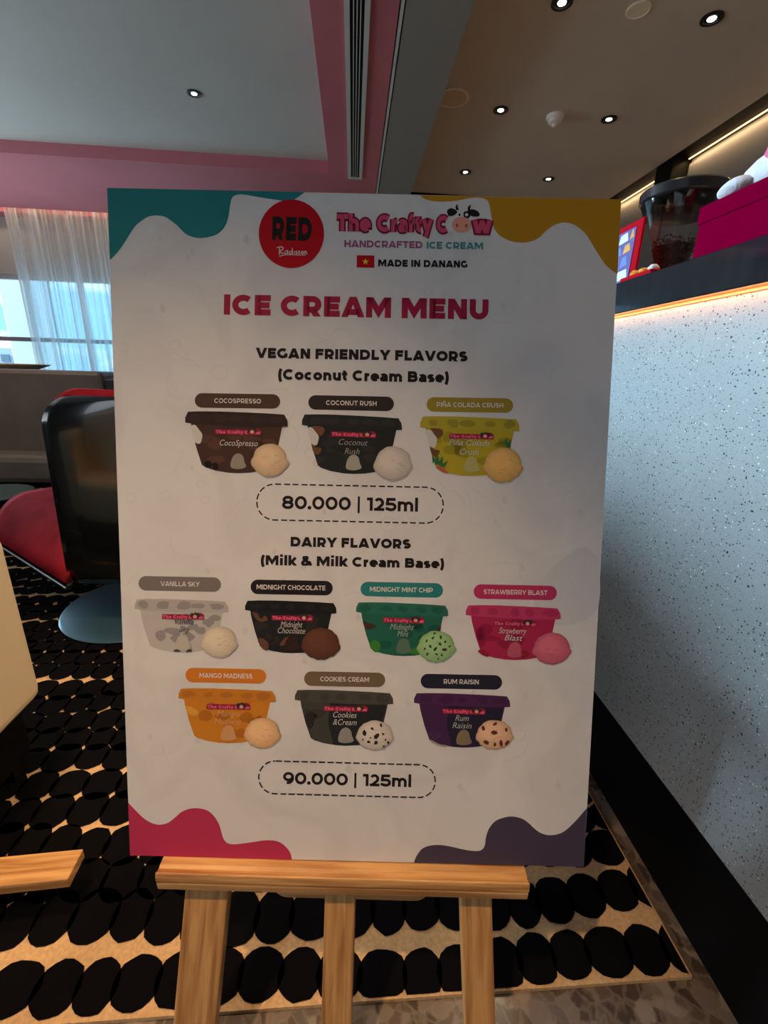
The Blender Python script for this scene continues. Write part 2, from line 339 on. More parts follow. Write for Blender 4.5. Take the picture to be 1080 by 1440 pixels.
# ------------------------------------------------------------------ curtains
def cloth_mat(name, col, tr):
    m = bpy.data.materials.new(name); m.use_nodes = True; t = m.node_tree; t.nodes.clear(); L = t.links.new
    o = t.nodes.new('ShaderNodeOutputMaterial'); a = t.nodes.new('ShaderNodeBsdfTransparent'); b = t.nodes.new('ShaderNodeBsdfTranslucent'); d = t.nodes.new('ShaderNodeBsdfDiffuse')
    b.inputs[0].default_value = col; d.inputs[0].default_value = col
    m1 = t.nodes.new('ShaderNodeMixShader'); m1.inputs[0].default_value = .5; L(b.outputs[0], m1.inputs[1]); L(d.outputs[0], m1.inputs[2])
    m2 = t.nodes.new('ShaderNodeMixShader'); L(a.outputs[0], m2.inputs[2]); L(m1.outputs[0], m2.inputs[1])
    n = t.nodes.new('ShaderNodeTexNoise'); tc = t.nodes.new('ShaderNodeTexCoord'); mp = t.nodes.new('ShaderNodeMapping'); mp.inputs['Scale'].default_value = (11, 1, .10); L(tc.outputs['Object'], mp.inputs[0]); L(mp.outputs[0], n.inputs['Vector'])
    mr = t.nodes.new('ShaderNodeMapRange'); mr.inputs[1].default_value = .35; mr.inputs[2].default_value = .65; mr.inputs[3].default_value = tr-.32; mr.inputs[4].default_value = tr+.32; L(n.outputs[0], mr.inputs[0]); L(mr.outputs[0], m2.inputs[0])
    L(m2.outputs[0], o.inputs[0]); return m
m_sheer = cloth_mat('sheer_fabric', (.78, .80, .80, 1), .42)
rnd = random.Random(3)
phs = []
x = 0
while x < 1.0:
    w = rnd.uniform(.016, .050); phs.append((x, w, rnd.uniform(.4, 1.0))); x += w
def fold(u):
    for x0, w, a in phs:
        if x0 <= u < x0+w: return a*math.sin(PI*2*(u-x0)/w)
    return 0
def cur_fn(u, v):
    x = -3.96+u*3.4+(.012*math.sin(u*90+v*2)) - .05*(1-v)*0
    y = 6.06+.045*fold(u)*(1-.25*v)
    return (x, y, 2.70-v*2.66)
c = grid('sheer_curtain', cur_fn, 900, 5, m_sheer)
tag(c, 'floor-length sheer pale curtain over the back window', 'curtain')
m_coral = mat('coral_drape', (.70, .22, .18), .8)
c = grid('drape', lambda u, v: (-5.0+u*.53, 6.10+.03*math.sin(u*40), 1.96-v*1.93), 60, 3, m_coral, thick=.004)
tag(c, 'coral drape at the far left beside the bare window glass', 'curtain')
strip_lamp('curtain_cove_light', (-2.6, YP+.04, ZC-.02), (0, .15, -1), (1, 0, 0), 5.0, .03, 6, (1, .74, .45))

# ------------------------------------------------------------------ rug
m_beige = mat('beige_rug_pile', (.68, .45, .24), .95, bump=.6, bscale=420, var=.14, vscale=160, spec=.1)
m_blackpile = mat('black_rug_pile', (.0045, .0042, .0055), 1.0, bump=.5, bscale=500, spec=.03)
rug = thing('rug', (-1.5, 2.4, 0), 'large black and beige rug with rows of irregular ovals', 'rug')
rx0, rx1, ry0, ry1 = -5.0, .600, .440, 5.6
box('rug_base', rx0, rx1, ry0, ry1, 0, .008, m_beige, rug)
rr = random.Random(21)
pv = []; pf = []
def blob(cx, cy, rx, ry, tilt, n=14):
    k = len(pv); q = []
    for i in range(n):
        a = 2*PI*i/n; rj = 1+rr.uniform(-.035, .035)
        # super-ellipse so that neighbours meet with cusped gaps
        ca, sa = math.cos(a), math.sin(a)
        ux = math.copysign(abs(ca)**.94, ca)*rx*rj; uy = math.copysign(abs(sa)**.90, sa)*ry*rj
        x = cx+ux+uy*tilt; y = cy+uy
        x = min(max(x, rx0+.004), rx1-.004); y = min(max(y, ry0+.003), ry1-.004)
        q.append((x, y))
    if max(p[0] for p in q)-min(p[0] for p in q) < .008 or max(p[1] for p in q)-min(p[1] for p in q) < .008: return
    pv.extend([(x, y, .0095) for x, y in q]); pf.append(tuple(range(k, k+n)))
PITCH = .0715
row = 0; y = .485
while y < ry1+.03:
    near = max(0, 1-(y-.48)/.22)
    far = min(1, max(0, (y-1.5)/1.2))
    x = rx0+rr.uniform(0, .07)
    ph1, ph2 = rr.uniform(0, 6), rr.uniform(0, 6)
    while x < rx1+.03:
        w = rr.uniform(.060, .078); 
        wob = (.010*math.sin(x*4.1+ph1)+.006*math.sin(x*11+ph2))*(.8 if row < 2 else 1)
        h = ((.0375, .0455)[row] if row < 2 else .5*PITCH*(1.22+rr.uniform(-.10, .10))) * (1-.12*far) * (1-(.13 if row else 0)*min(1, max(0, x/.45)))*rr.uniform(.96, 1.05)
        if y > ry0+.01: blob(x+w/2, y+wob-(.004 if near > .5 else 0), w*.575*(1-.08*far), h, .04+.1*math.sin(x*3), 18 if y < 2 else 10)
        x += w
    y += (.094, .0755)[row] if row < 2 else PITCH; row += 1
obj('black_ovals', pv, pf, m_blackpile, rug, kind='stuff')

# ------------------------------------------------------------------ bar counter
XT, XK, XS = .626, .637, .598
bar = thing('bar_counter', (.8, 1.0, 0), 'terrazzo-fronted bar counter with a black recessed kick board', 'bar counter')
def roundedge(o): return bevel(o, .0015, 1)
for a, b in ((-2.2, -1.0), (-1.0, -.10), (-.10, .80), (.80, 1.70), (1.70, 2.6), (2.6, 3.5)):
    (box('terrazzo_panel', XT, XT+.02, a+.0002, b-.0002, .231, 1.1388, m_terrazzo, bar))
box('kick_board', XK, XK+.02, -2.2, 3.5, .0, .231, m_black, bar)
box('carcass', XT+.02, 1.15, -2.2, 3.5, .25, .90, m_black, bar)
box('plinth', XK+.02, 1.13, -2.18, 3.48, .0, .25, m_black, bar)
box('upstand', XT+.02, XT+.07, -2.2, 3.5, .90, 1.136, m_black, bar)
box('light_strip', XT-.008, XT-.001, -2.15, 3.45, 1.1345, 1.1388, mat('counter_led', (1, .38, .12), emit=.45), bar)  # LED whose glowing face also stands in for the orange-lit panel top
strip_lamp('counter_glow', (XT-.016, .7, 1.134), (.8, 0, -.8), (0, 1, 0), 4.0, .006, 1.2, (1, .38, .10))
m_gran = mat('dark_polished_stone', (.010, .013, .018), .06, var=.2, vscale=30, spec=.5)
slab = box('countertop', XS, .735, -2.2, 3.5, 1.139, 1.205, m_gran, bv=.002); tag(slab, 'dark polished stone countertop on the terrazzo bar', 'countertop')
wc = box('work_counter', .74, 1.15, -2.2, 3.5, .901, .925, mat('steel_worktop', (.35, .35, .35), .3, metal=.8)); tag(wc, 'lower steel work counter behind the bar', 'countertop')

# ------------------------------------------------------------------ coffee grinder
HX, HY = .835, 1.25
g = thing('coffee_grinder', (HX, HY, .925), 'coffee grinder with a clear cone hopper half full of beans', 'coffee grinder')
m_gblack = mat('gloss_black_plastic', (.012, .012, .013), .22)
o = box('body', HX-.07, HX+.09, HY-.075, HY+.075, .925, 1.20, m_gblack, g, bv=.012)
m_clear = bpy.data.materials.new('clear_plastic'); m_clear.use_nodes = True; t = m_clear.node_tree; t.nodes.clear(); L = t.links.new
go = t.nodes.new('ShaderNodeOutputMaterial'); ga = t.nodes.new('ShaderNodeBsdfTransparent'); gb = t.nodes.new('ShaderNodeBsdfGlossy'); gm = t.nodes.new('ShaderNodeMixShader'); fr = t.nodes.new('ShaderNodeLayerWeight'); mr = t.nodes.new('ShaderNodeMapRange')
ga.inputs[0].default_value = (.94, .93, .92, 1); gb.inputs['Roughness'].default_value = .08; fr.inputs[0].default_value = .22
mr.inputs[3].default_value = .03; mr.inputs[4].default_value = .55
L(fr.outputs['Facing'], mr.inputs[0]); L(mr.outputs[0], gm.inputs[0]); L(ga.outputs[0], gm.inputs[1]); L(gb.outputs[0], gm.inputs[2]); L(gm.outputs[0], go.inputs[0])
m_smoke = mat('smoky_lid_plastic', (.03, .03, .032), .12)
m_lidglass = bpy.data.materials.new('tinted_plastic'); m_lidglass.use_nodes = True; t = m_lidglass.node_tree; t.nodes.clear(); L = t.links.new
go = t.nodes.new('ShaderNodeOutputMaterial'); ga = t.nodes.new('ShaderNodeBsdfTransparent'); gb = t.nodes.new('ShaderNodeBsdfGlossy'); gm = t.nodes.new('ShaderNodeMixShader')
ga.inputs[0].default_value = (.50, .49, .48, 1); gb.inputs['Roughness'].default_value = .06; gm.inputs[0].default_value = .10
L(ga.outputs[0], gm.inputs[1]); L(gb.outputs[0], gm.inputs[2]); L(gm.outputs[0], go.inputs[0])
lathe('hopper', [(.014, 0), (.030, .062), (.094, .235)], m_clear, g, (HX, HY, 1.20), 48)
lathe('collar', [(.034, -.004), (.034, .010), (.028, .012)], m_gblack, g, (HX, HY, 1.20), 32)
lathe('lid', [(.083, .200), (.096, .236), (.098, .250), (.088, .254)], m_lidglass, g, (HX, HY, 1.20), 48)
lathe('lid_rim', [(.094, .229), (.099, .233), (.100, .252), (.096, .256), (.089, .251)], m_smoke, g, (HX, HY, 1.20), 48)
lathe('bean_fill', [(.013, .02), (.018, .035), (.048, .130), (.0, .135)], mat('dark_bean_mass', (.02, .011, .008), .5, bump=.8, bscale=90), g, (HX, HY, 1.20), 32)
m_bean = mat('roasted_bean', (.075, .035, .022), .28)
bv_, bf_ = [], []
rb = random.Random(5)
for i in range(760):
    h = rb.uniform(.03, .15); a = rb.uniform(0, 2*PI)
    rmax = (.014+h*.258 if h < .062 else .030+(h-.062)*.37)-.005
    if h > .128: r0 = rmax*math.sqrt(rb.random())
    else: r0 = rmax-.001
    cx, cy, cz = HX+r0*math.cos(a), HY+r0*math.sin(a), 1.20+h
    rot = Matrix.Rotation(rb.uniform(0, 6), 3, 'Z') @ Matrix.Rotation(rb.uniform(0, 3), 3, 'X')
    k0 = len(bv_)
    for p in ((1,0,0),(-1,0,0),(0,1,0),(0,-1,0),(0,0,1),(0,0,-1)):
        q = rot @ Vector((p[0]*.0050, p[1]*.0034, p[2]*.0028)); bv_.append((cx+q.x, cy+q.y, cz+q.z))
    for f in ((0,2,4),(2,1,4),(1,3,4),(3,0,4),(2,0,5),(1,2,5),(3,1,5),(0,3,5)): bf_.append(tuple(k0+i for i in f))
obj('coffee_beans', bv_, bf_, m_bean, g, True, kind='stuff')

# ------------------------------------------------------------------ things on the bar
m_red = mat('crimson_card', (.22, .0, .026), .8, var=.05, vscale=20, spec=.0)
m_red2 = mat('bright_red_card', (.50, .003, .015), .7, spec=.03)
t = thing('gift_box', (.72, .55, 1.206), 'crimson box on the stone counter nearest the right edge', 'box')
box('box_body', .612, .80, .25, .858, 1.2055, 1.276, m_red, t, bv=.002)
box('box_lid', .609, .803, .247, .861, 1.262, 1.290, m_red, t, bv=.002)
# soft toy-like pouch
m_fluff = mat('white_plush', (.80, .80, .84), .9, bump=.5, bscale=200)
m_pinkf = mat('pink_plush', (.85, .16, .34), .85, bump=.4, bscale=200)
t = thing('plush_pouch', (.70, .62, 1.291), 'white and pink soft plush pouch lying on the crimson box', 'soft toy')
lump('pouch_body', (.665, .66, 1.320), (.05, .185, .030), m_fluff, t, .03, 1)
lump('pink_patch', (.630, .64, 1.330), (.026, .13, .026), m_pinkf, t, .03, 2)
lump('ear_flap', (.640, .828, 1.310), (.022, .040, .012), m_fluff, t, .03, 3, rot=-.3)
# red display behind the hopper
t = thing('display_stand', (.70, 1.36, 1.205), 'bright red upright display sign with a colourful picture behind the hopper', 'display')
box('display_body', .66, .666, 1.112, 1.62, 1.2055, 1.352, m_red2, t, bv=.002)
pnl = box('printed_panel', .6585, .66, 1.135, 1.40, 1.222, 1.338, mat('violet_print', (.10, .06, .30), .5), t)
mcols = [mat('orange_print', (.85, .36, .03), .5), mat('white_print', (.8, .8, .85), .5), mat('blue_print', (.12, .22, .62), .5), m_red2]
for i, (y0, y1, z0, z1, q) in enumerate(((1.138,1.155,1.315,1.336,0),(1.160,1.200,1.312,1.334,1),(1.145,1.175,1.288,1.308,0),(1.180,1.225,1.285,1.306,2),(1.140,1.190,1.228,1.252,1),(1.150,1.180,1.258,1.282,2),(1.195,1.240,1.230,1.275,3),(1.25,1.33,1.25,1.32,0),(1.34,1.39,1.23,1.30,1))):
    k0 = [(.6580, y0, z0+.003), (.6580, y1, z0), (.6580, y1-.006, z1-.002), (.6580, y0+.007, z1)]
    obj('printed_shape', k0, [(3,2,1,0)], mcols[q], pnl)
t = thing('snack_tray', (.66, 1.03, 1.205), 'small red tray with orange and white shapes at the foot of the hopper', 'tray')
box('tray_body', .612, .70, .975, 1.085, 1.2055, 1.217, m_red2, t, bv=.002)
for i in range(6): lump('wrapped_sweet', (.626+.014*(i % 2), .99+i*.016, 1.222), (.009, .011, .007), mcols[0 if i % 3 else 1], t, .05, i)
# machine and card behind the bar
t = thing('espresso_machine', (.98, 1.75, .925), 'black espresso machine behind the hopper', 'coffee machine')
box('machine_body', .80, 1.13, 1.62, 2.25, .925, 1.28, m_gblack, t, bv=.012)
box('cup_rail', .81, 1.12, 1.64, 2.23, 1.282, 1.292, m_metal, t)
box('drip_tray', .745, .80, 1.70, 2.17, .93, .96, m_metal, t)
o = box('notice', XR-.036, XR-.031, 3.42, 3.62, 1.86, 2.05, mat('paper_white', (.75, .75, .78), .8)); tag(o, 'small white paper notice on the back bar wall, seen through the hopper', 'paper')

# ------------------------------------------------------------------ lounge chair
m_shell = mat('black_gloss_shell', (.008, .010, .013), .16, coat=.5)
m_redvel = mat('red_upholstery', (.42, .02, .035), .85, bump=.3, bscale=25, var=.25, vscale=9, spec=.05)
m_base = mat('blue_grey_enamel', (.045, .11, .17), .32, metal=.35)
m_chrome = mat('chrome', (.75, .75, .77), .12, metal=1)
ch = thing('lounge_chair', (-.90, 1.74, .009), 'black shell lounge chair with red lining and round base, seen from behind', 'chair')
# back: rounded panel slightly hollow towards the sitter
d_w = Vector((.985, .17, 0)).normalized()       # width direction
d_f = Vector((-.17, .985, 0)).normalized()      # away from the camera
A0 = Vector((-1.075, 1.50, 0))
def back_pt(u, v, off):
    wv_ = .74
    z = .20+.685*v
    uu = 2*u-1
    r = .10; edge = 1.0
    if v > .85: edge = 1-.26*(1-math.sqrt(max(0, 1-((v-.85)/.15)**2)))
    if v < .10: edge = 1-.06*(1-math.sqrt(max(0, 1-((.10-v)/.10)**2)))
    s = .5+.5*uu*edge
    lean = .02-.02*v
    taper = .08*(1-v)*(1 if uu < 0 else -1)*abs(uu)
    p = A0+d_w*(wv_*s+.02-(-taper)*0+(.055*(1-v) if True else 0)*(1 if uu < 0 else -1)*abs(uu)*-1*-0.0)+d_f*(lean+.10*uu*uu*.6+off)
    # lower corners draw in
    p = p-d_w*(.055*(1-v)*(-uu))*-1*0
    return (p.x+.035*v, p.y, z+(.012 if off > 0 else 0))
grid('back_shell', lambda u, v: back_pt(u, 1-(1-v)**2, 0), 26, 40, m_shell, ch, thick=.016)
grid('back_lining', lambda u, v: back_pt(.02+.96*u, .03+.97*(1-(1-v)**2), .026), 26, 40, m_redvel, ch, thick=.034)
sd = Vector((-.82, .57, 0)); td = Vector((.57, .82, 0)); S0 = Vector((-1.065, 1.56, 0))
def seat_pt(s, t, dz=0, ins=0):
    s_ = ins+s*(.66-2*ins); t_ = ins+t*(.62-2*ins)
    e = min(1, t_/.17); e2 = min(1, (.62-t_)/.17)
    z = .195+.15*(1-(1-e)**2) if t_ < .31 else .195+.15*(1-(1-e2)**2)
    z += .05*s
    c = 0
    p = S0+sd*(s_*(1-.0*s))+td*t_
    return (p.x, p.y, z+dz)
grid('seat', lambda s, t: seat_pt(s, t, .012), 16, 24, m_redvel, ch, thick=.022)
def seat_under(s, t):
    p = Vector(seat_pt(s, t)); base = .16+.06*s
    tt = abs(2*t-1); ss = abs(2*s-1)
    return (p.x, p.y, min(p.z-.018, base+.05*max(tt**6, 0)*1.0+.02))
grid('seat_shell', seat_under, 16, 24, m_shell, ch, thick=.010)
tb = []
for i in range(25):
    s = i/24; p = Vector(seat_pt(s, 0)); tb.append((p.x-.004, p.y-.004, p.z-.008))
def tube(name, pts, r, m, parent, n=8):
    v = []; f = []
    for i, p in enumerate(pts):
        p = Vector(p); d = (Vector(pts[min(i+1, len(pts)-1)])-Vector(pts[max(i-1, 0)])).normalized()
        s = d.cross(Vector((0, 0, 1))); s = s.normalized() if s.length > 1e-4 else Vector((1, 0, 0)); w = d.cross(s)
        for k in range(n): v.append(p+s*(r*math.cos(2*PI*k/n))+w*(r*math.sin(2*PI*k/n)))
    for i in range(len(pts)-1):
        for k in range(n): a = i*n+k; b = i*n+(k+1) % n; f.append((a, b, b+n, a+n))
    f.append(tuple(reversed(range(n)))); f.append(tuple(range(len(v)-n, len(v))))
    return obj(name, v, f, m, parent, True)
tube('seat_edge', tb, .006, m_chrome, ch)
tube('back_edge', [back_pt(0, i/20*.93, 0) for i in range(21)], .006, m_shell, ch)
lathe('base_plate', [(.292, 0), (.294, .005), (.285, .010), (.10, .020), (.04, .035), (.0, .036)], m_base, ch, (-.90, 1.745, .010), 64)
lathe('stem', [(.032, .03), (.028, .08), (.030, .22)], m_chrome, ch, (-.92, 1.745, .010), 32)

# ------------------------------------------------------------------ sofa and ledge
m_leather = mat('grey_leather', (.13, .118, .108), .40, bump=.5, bscale=9, var=.15, vscale=5)
m_navy = mat('dark_navy_leather', (.02, .025, .035), .4)
sf = thing('sofa', (-3.4, 3.95, 0), 'long grey leather sofa below the back window', 'sofa')
o = box('backrest', -5.3, -2.02, 3.84, 4.10, .20, .925, m_leather, sf, bv=.03)
o = box('seat_cushion', -5.3, -2.28, 3.60, 3.90, .05, .275, m_leather, sf, bv=.05)
box('plinth', -5.28, -2.06, 3.70, 4.05, .0105, .21, m_black, sf)
o = box('end_panel', -2.018, -1.93, 3.86, 4.12, .0105, .87, m_navy, sf, bv=.01)
tb_ = thing('side_table', (-2.45, 3.05, .0105), 'low round dark teal table beside the sofa', 'table')
m_teal = mat('dark_teal_enamel', (.05, .10, .11), .3)
lathe('table_top', [(.25, 0), (.255, .006), (.25, .012), (0, .014)], m_teal, tb_, (-2.52, 3.12, .10), 48)
lathe('table_foot', [(.12, 0), (.12, .02), (.03, .03), (.03, .10)], m_black, tb_, (-2.52, 3.12, .0105), 32)
led = thing('console_ledge', (-3.6, 4.5, 0), 'dark console ledge behind the sofa back', 'console')
box('ledge_top', -5.3, -2.1, 4.12, 4.62, .865, .90, m_navy, led, bv=.004)
box('ledge_body', -5.25, -2.2, 4.16, 4.60, .0105, .865, m_black, led)
t = thing('shallow_bowl', (-3.02, 4.36, .90), 'shallow tan and white oval bowl on the ledge behind the sofa', 'bowl')
m_tan = mat('tan_glaze', (.85, .60, .36), .5, var=.4, vscale=6)
v_ = lathe('bowl_body', [(.12, 0), (.13, .004), (.26, .055), (.262, .062), (.22, .05), (.0, .03)], m_tan, t, (-3.02, 4.36, .901), 40)
o = box('folded_menu', -2.80, -2.45, 4.22, 4.40, .901, .915, m_navy, None, bv=.003); tag(o, 'thin dark folder lying right of the tan bowl', 'folder')

lt = thing('shade_caster_table', (.2, 1.35, .0105), 'unseen low black table added behind the menu board to shade the bar', 'table')  # unseen table added to cast the shade edge low on the bar front
box('table_top', .08, .33, .72, 2.0, .545, .573, m_shell, lt, bv=.003)
for lx in (.10, .31):
    for ly in (.75, 1.97): box('leg', lx-.015, lx+.015, ly-.015, ly+.015, .0105, .545, m_black, lt)
# ------------------------------------------------------------------ cream armchair at the left edge
m_creamv = mat('cream_upholstery', (.78, .62, .40), .55, bump=.15, bscale=40)
ac = thing('armchair', (-1.17, .82, .0105), 'cream upholstered armchair cut off by the left edge', 'armchair')
bevel(box('armrest', -.905, -.762, .66, .962, .205, .64, m_creamv, ac), .03, 4)
bevel(box('armrest', -1.58, -1.44, .66, .962, .205, .64, m_creamv, ac), .03, 4)
bevel(box('seat_cushion', -1.438, -.907, .78, 1.0, .205, .42, m_creamv, ac), .035, 4)
bevel(box('backrest', -1.438, -.907, .655, .778, .205, .80, m_creamv, ac), .035, 4)
box('base_frame', -1.55, -.80, .68, .93, .06, .205, m_black, ac, bv=.01)
for lx, ly in ((-1.52, .71), (-.84, .71), (-1.52, .90), (-.84, .90)): box('leg', lx-.02, lx+.02, ly-.02, ly+.02, .0105, .06, m_black, ac)
# wooden foot rail near the floor at the left edge
fr_ = thing('wooden_rail', (-.85, .58, .0105), 'pale wooden rail lying near the floor at the left edge', 'wooden rail')
o = beam('rail_bar', (-1.05, .600, .075), (-.522, .628, .075), .022, .055, m_wood, fr_, side=Vector((0, 0, 1)), bv=.002); grain(o, (1, .04, 0))
o = beam('foot', (-.95, .60, .0105), (-.95, .60, .062), .03, .03, m_wood, fr_); grain(o, (0, 0, 1))
o = beam('foot', (-.68, .612, .0105), (-.68, .612, .062), .025, .02, m_black, fr_)

# ------------------------------------------------------------------ easel
BO = Vector((-.288, .624, 1.194)); BU = Vector((.997, -.077, .007)); BV = Vector((-.002, -.229, -.973))
BU.normalize(); BN = BU.cross(BV).normalized()          # BN points away from the camera
BV = BN.cross(BU).normalized()
if BV.z > 0: BV = -BV
def bp(px, py, d=0.0):
    """point of the board's front plane under a photo pixel, lifted d metres towards the viewer"""
    return on_plane(px, py, BO, BN)-BN*d
ez = thing('easel', (0, .36, 0), 'varnished pine easel holding the menu board', 'easel')
def leg(xt0, xt1, xb0, xb1, off, name='leg', dep=.020):
    """flat leg in the leaning plane; x range at pixel row 1265 and at row 1440"""
    def P(px, py): return on_plane(px, py, BO+BN*off, BN)
    a = (P(xt0, 1265)+P(xt1, 1265))/2; b = (P(xb0, 1440)+P(xb1, 1440))/2
    w = ((P(xt1, 1265)-P(xt0, 1265)).length+(P(xb1, 1440)-P(xb0, 1440)).length)/2
    d = (b-a).normalized(); bot = a+d*((.018-a.z)/d.z); top = a-d*.62 if name == 'leg' else a-d*.80
    o = beam(name, bot, top, w, dep, m_wood, ez, side=BU); grain(o, d); return o
leg(263, 322, 246, 306, .018)
leg(646, 690, 652, 695, .018)
leg(459, 499, 451, 496, .019, 'mast')
o = beam('rear_leg', (.01, .98, .022), (.0, .575, 1.02), .035, .018, m_wood, ez); grain(o, (0, -.5, .8))
o = beam('cross_bar', bp(150+60, 500, -.034), bp(873-60, 516, -.034), .035, .012, m_wood, ez, side=BV); grain(o, (1, 0, 0))
# ledge: moulded profile swept along its length
Lb0, Lb1 = on_plane(240, 1206, (0, 0, .381), Vector((0, 0, 1))), on_plane(735, 1219, (0, 0, .381), Vector((0, 0, 1)))
Lf0, Lf1 = on_plane(218, 1235, (0, 0, .376), Vector((0, 0, 1))), on_plane(745, 1250, (0, 0, .376), Vector((0, 0, 1)))
ld = (Lf1-Lf0).normalized(); ln = Vector((ld.y, -ld.x, 0))           # ln towards the camera
dep = (Lf0-Lb0).dot(ln); print('ledge depth', dep)
prof = [(-.012, .0), (dep*.35, -.0005), (dep*.55, -.002), (dep*.70, -.0015), (dep*.86, .0015), (dep*.95, .0008), (dep, -.004), (dep+.001, -.010), (dep-.001, -.013), (dep, -.016), (dep-.001, -.027), (dep-.004, -.030), (-.012, -.030)]
c0 = Vector((Lb0.x-.004, Lb0.y, Lb0.z)); 
e0, e1 = Lf0-ln*dep, Lf1-ln*dep
vv = []; ff = []
for e in (e0, e1):
    for q, h in prof: vv.append(e+ln*q+Vector((0, 0, .381-e.z+h)))
n = len(prof)
for i in range(n): ff.append((i, (i+1) % n, n+(i+1) % n, n+i))
ff.append(tuple(reversed(range(n)))); ff.append(tuple(range(n, 2*n)))
o = obj('ledge', vv, ff, m_wood, ez); grain(o, ld); bevel(o, .0012, 2)
# clamp block with rounded ends under the ledge
cy = (e0+e1)/2
bx0, bx1 = -.100, .106
vv = []; ff = []
outl = []
for k_ in range(7): a = PI+PI/2*k_/6; outl.append((bx0+.018+.018*math.cos(a), .334+.018*math.sin(a)+.018-.018))
for k_ in range(7): a = 1.5*PI+PI/2*k_/6; outl.append((bx1-.018+.018*math.cos(a), .334+.018*math.sin(a)))
outl += [(bx1, .350), (bx0, .350)]
for dy in (0, .016):
    for x, z in outl:
        s = (x-e0.x)/(e1.x-e0.x); p = e0.lerp(e1, s)+ln*(dep*.15-dy); vv.append((p.x, p.y, z))
n = len(outl)
for i in range(n): ff.append((i, (i+1) % n, n+(i+1) % n, n+i))
ff.append(tuple(reversed(range(n)))); ff.append(tuple(range(n, 2*n)))
o = obj('clamp_block', vv, ff, m_wood, ez); grain(o, ld)

# ------------------------------------------------------------------ menu board
mb = thing('menu_board', tuple((bp(184, 1202)+bp(822, 1218))/2), 'large ice cream menu board with coloured wavy corners standing on the easel', 'menu board')
def flatmat(name, c, rough=.6): return mat('print_'+name, c, rough, spec=.15)
# foam board
cs = [(150.6, 264), (873.7, 280.4), (821, 1219), (182.8, 1202.8)]
vv = [bp(*c) for c in cs]+[bp(*c)+BN*.005 for c in cs]
m_bw = bpy.data.materials.new('printed_white_foam_board'); m_bw.use_nodes = True; t = m_bw.node_tree; b = t.nodes['Principled BSDF']; L = t.links.new
tc = t.nodes.new('ShaderNodeTexCoord'); n1 = t.nodes.new('ShaderNodeTexNoise'); n1.inputs['Scale'].default_value = 9; n1.inputs['Detail'].default_value = 8; n1.inputs['Distortion'].default_value = 1.2
r = t.nodes.new('ShaderNodeValToRGB'); e = r.color_ramp.elements; e[0].position = .30; e[0].color = (.63, .62, .62, 1); e[1].position = .55; e[1].color = (.71, .70, .69, 1)
L(tc.outputs['Object'], n1.inputs['Vector']); L(n1.outputs[0], r.inputs[0]); L(r.outputs[0], b.inputs['Base Color']); b.inputs['Roughness'].default_value = .45; b.inputs['Specular IOR Level'].default_value = .2
obj('foam_board', vv, [(0,3,2,1),(4,5,6,7),(0,1,5,4),(1,2,6,5),(2,3,7,6),(3,0,4,7)], m_bw, mb)
LAY = .00016
def flat(name, polys, m, lay, parent=None, label=None, midx=None, kind=None):
    """polys: list of photo-pixel polygons printed on the board"""
    v = []; f = []
    for p in polys:
        if len(p) < 3: continue
        k = len(v); q = [bp(x, y, LAY*lay) for x, y in p]
        ar = sum((q[i]-q[0]).cross(q[(i+1) % len(q)]-q[0]).dot(BN) for i in range(len(q)))
        if ar > 0: q = q[::-1]
        v += q; f.append(tuple(range(k, k+len(q))))
    o = obj(name, v, f, m, parent or mb, midx=midx, kind=kind)
    if label: o['label'] = label
    return o
def smooth(pts, n=5, closed=False):
    out = []; N = len(pts); rng = range(N if closed else N-1)
    for i in rng:
        g = (lambda j: pts[j % N]) if closed else (lambda j: pts[min(max(j, 0), N-1)])
        p0, p1, p2, p3 = g(i-1), g(i), g(i+1), g(i+2)
        for k in range(n):
            t = k/n
            out.append(tuple(.5*(2*p1[a]+(p2[a]-p0[a])*t+(2*p0[a]-5*p1[a]+4*p2[a]-p3[a])*t*t+(3*p1[a]-p0[a]-3*p2[a]+p3[a])*t**3) for a in (0, 1)))
    if not closed: out.append(pts[-1])
    return out
teal = [(428.5,270.2),(418,278),(408,283),(391.6,281.5),(362,277),(345,274),(334,274),(326.5,278),(323.5,290),(321,306),(316,319),(307,328.5),(297,332.5),(282.5,335),(270,333),(260,328),(249,317),(240,310),(231,304.5),(219,303),(208,305),(197,312),(188,321),(175,341.5),(166,354),(154.5,366)]
yellow = [(590,274.5),(596,279),(606,282.5),(621,283.8),(641.5,282.4),(660,279),(672,278),(681,279.5),(687,284.5),(690,298.7),(693.6,317),(698,326),(706,333.5),(721,339.8),(739,341),(755.5,336),(770,323),(782,315.5),(796,313),(810.6,318),(825,331),(839,354),(853,374),(868.3,385.5)]
magenta = [(180.3,1128.5),(191.7,1140.5),(202.8,1151),(214,1157.4),(225,1159.5),(236,1157),(246,1149.6),(255.6,1141.5),(266.7,1137.2),(279,1136.5),(291.7,1139.7),(301.4,1148),(308,1159),(311.7,1171),(314.6,1180),(321,1186),(333,1187),(355.6,1184),(372,1181.7),(386,1182),(397,1186.4),(407,1197),(410.8,1208.8)]
navy = [(582,1213),(585.6,1204),(593,1194),(603,1189.4),(617,1188),(632,1190),(651.7,1194.4),(668,1196.7),(677,1195),(681.5,1189),(683.6,1176),(687.8,1164.7),(696,1155),(707,1150),(720,1148),(733.6,1151),(743,1157),(751.7,1165.2),(761,1171.5),(772.5,1174.3),(785,1172.7),(796,1167),(810,1153.6),(825.3,1136)]
flat('corner_wave', [smooth(teal)+[(150.7, 264.2)]], flatmat('teal', (.016, .20, .21)), 1, label='teal wave in the top left corner')
flat('corner_wave', [smooth(yellow)+[(873.5, 280.5)]], flatmat('mustard', (.50, .245, .012)), 1, label='mustard yellow wave in the top right corner')
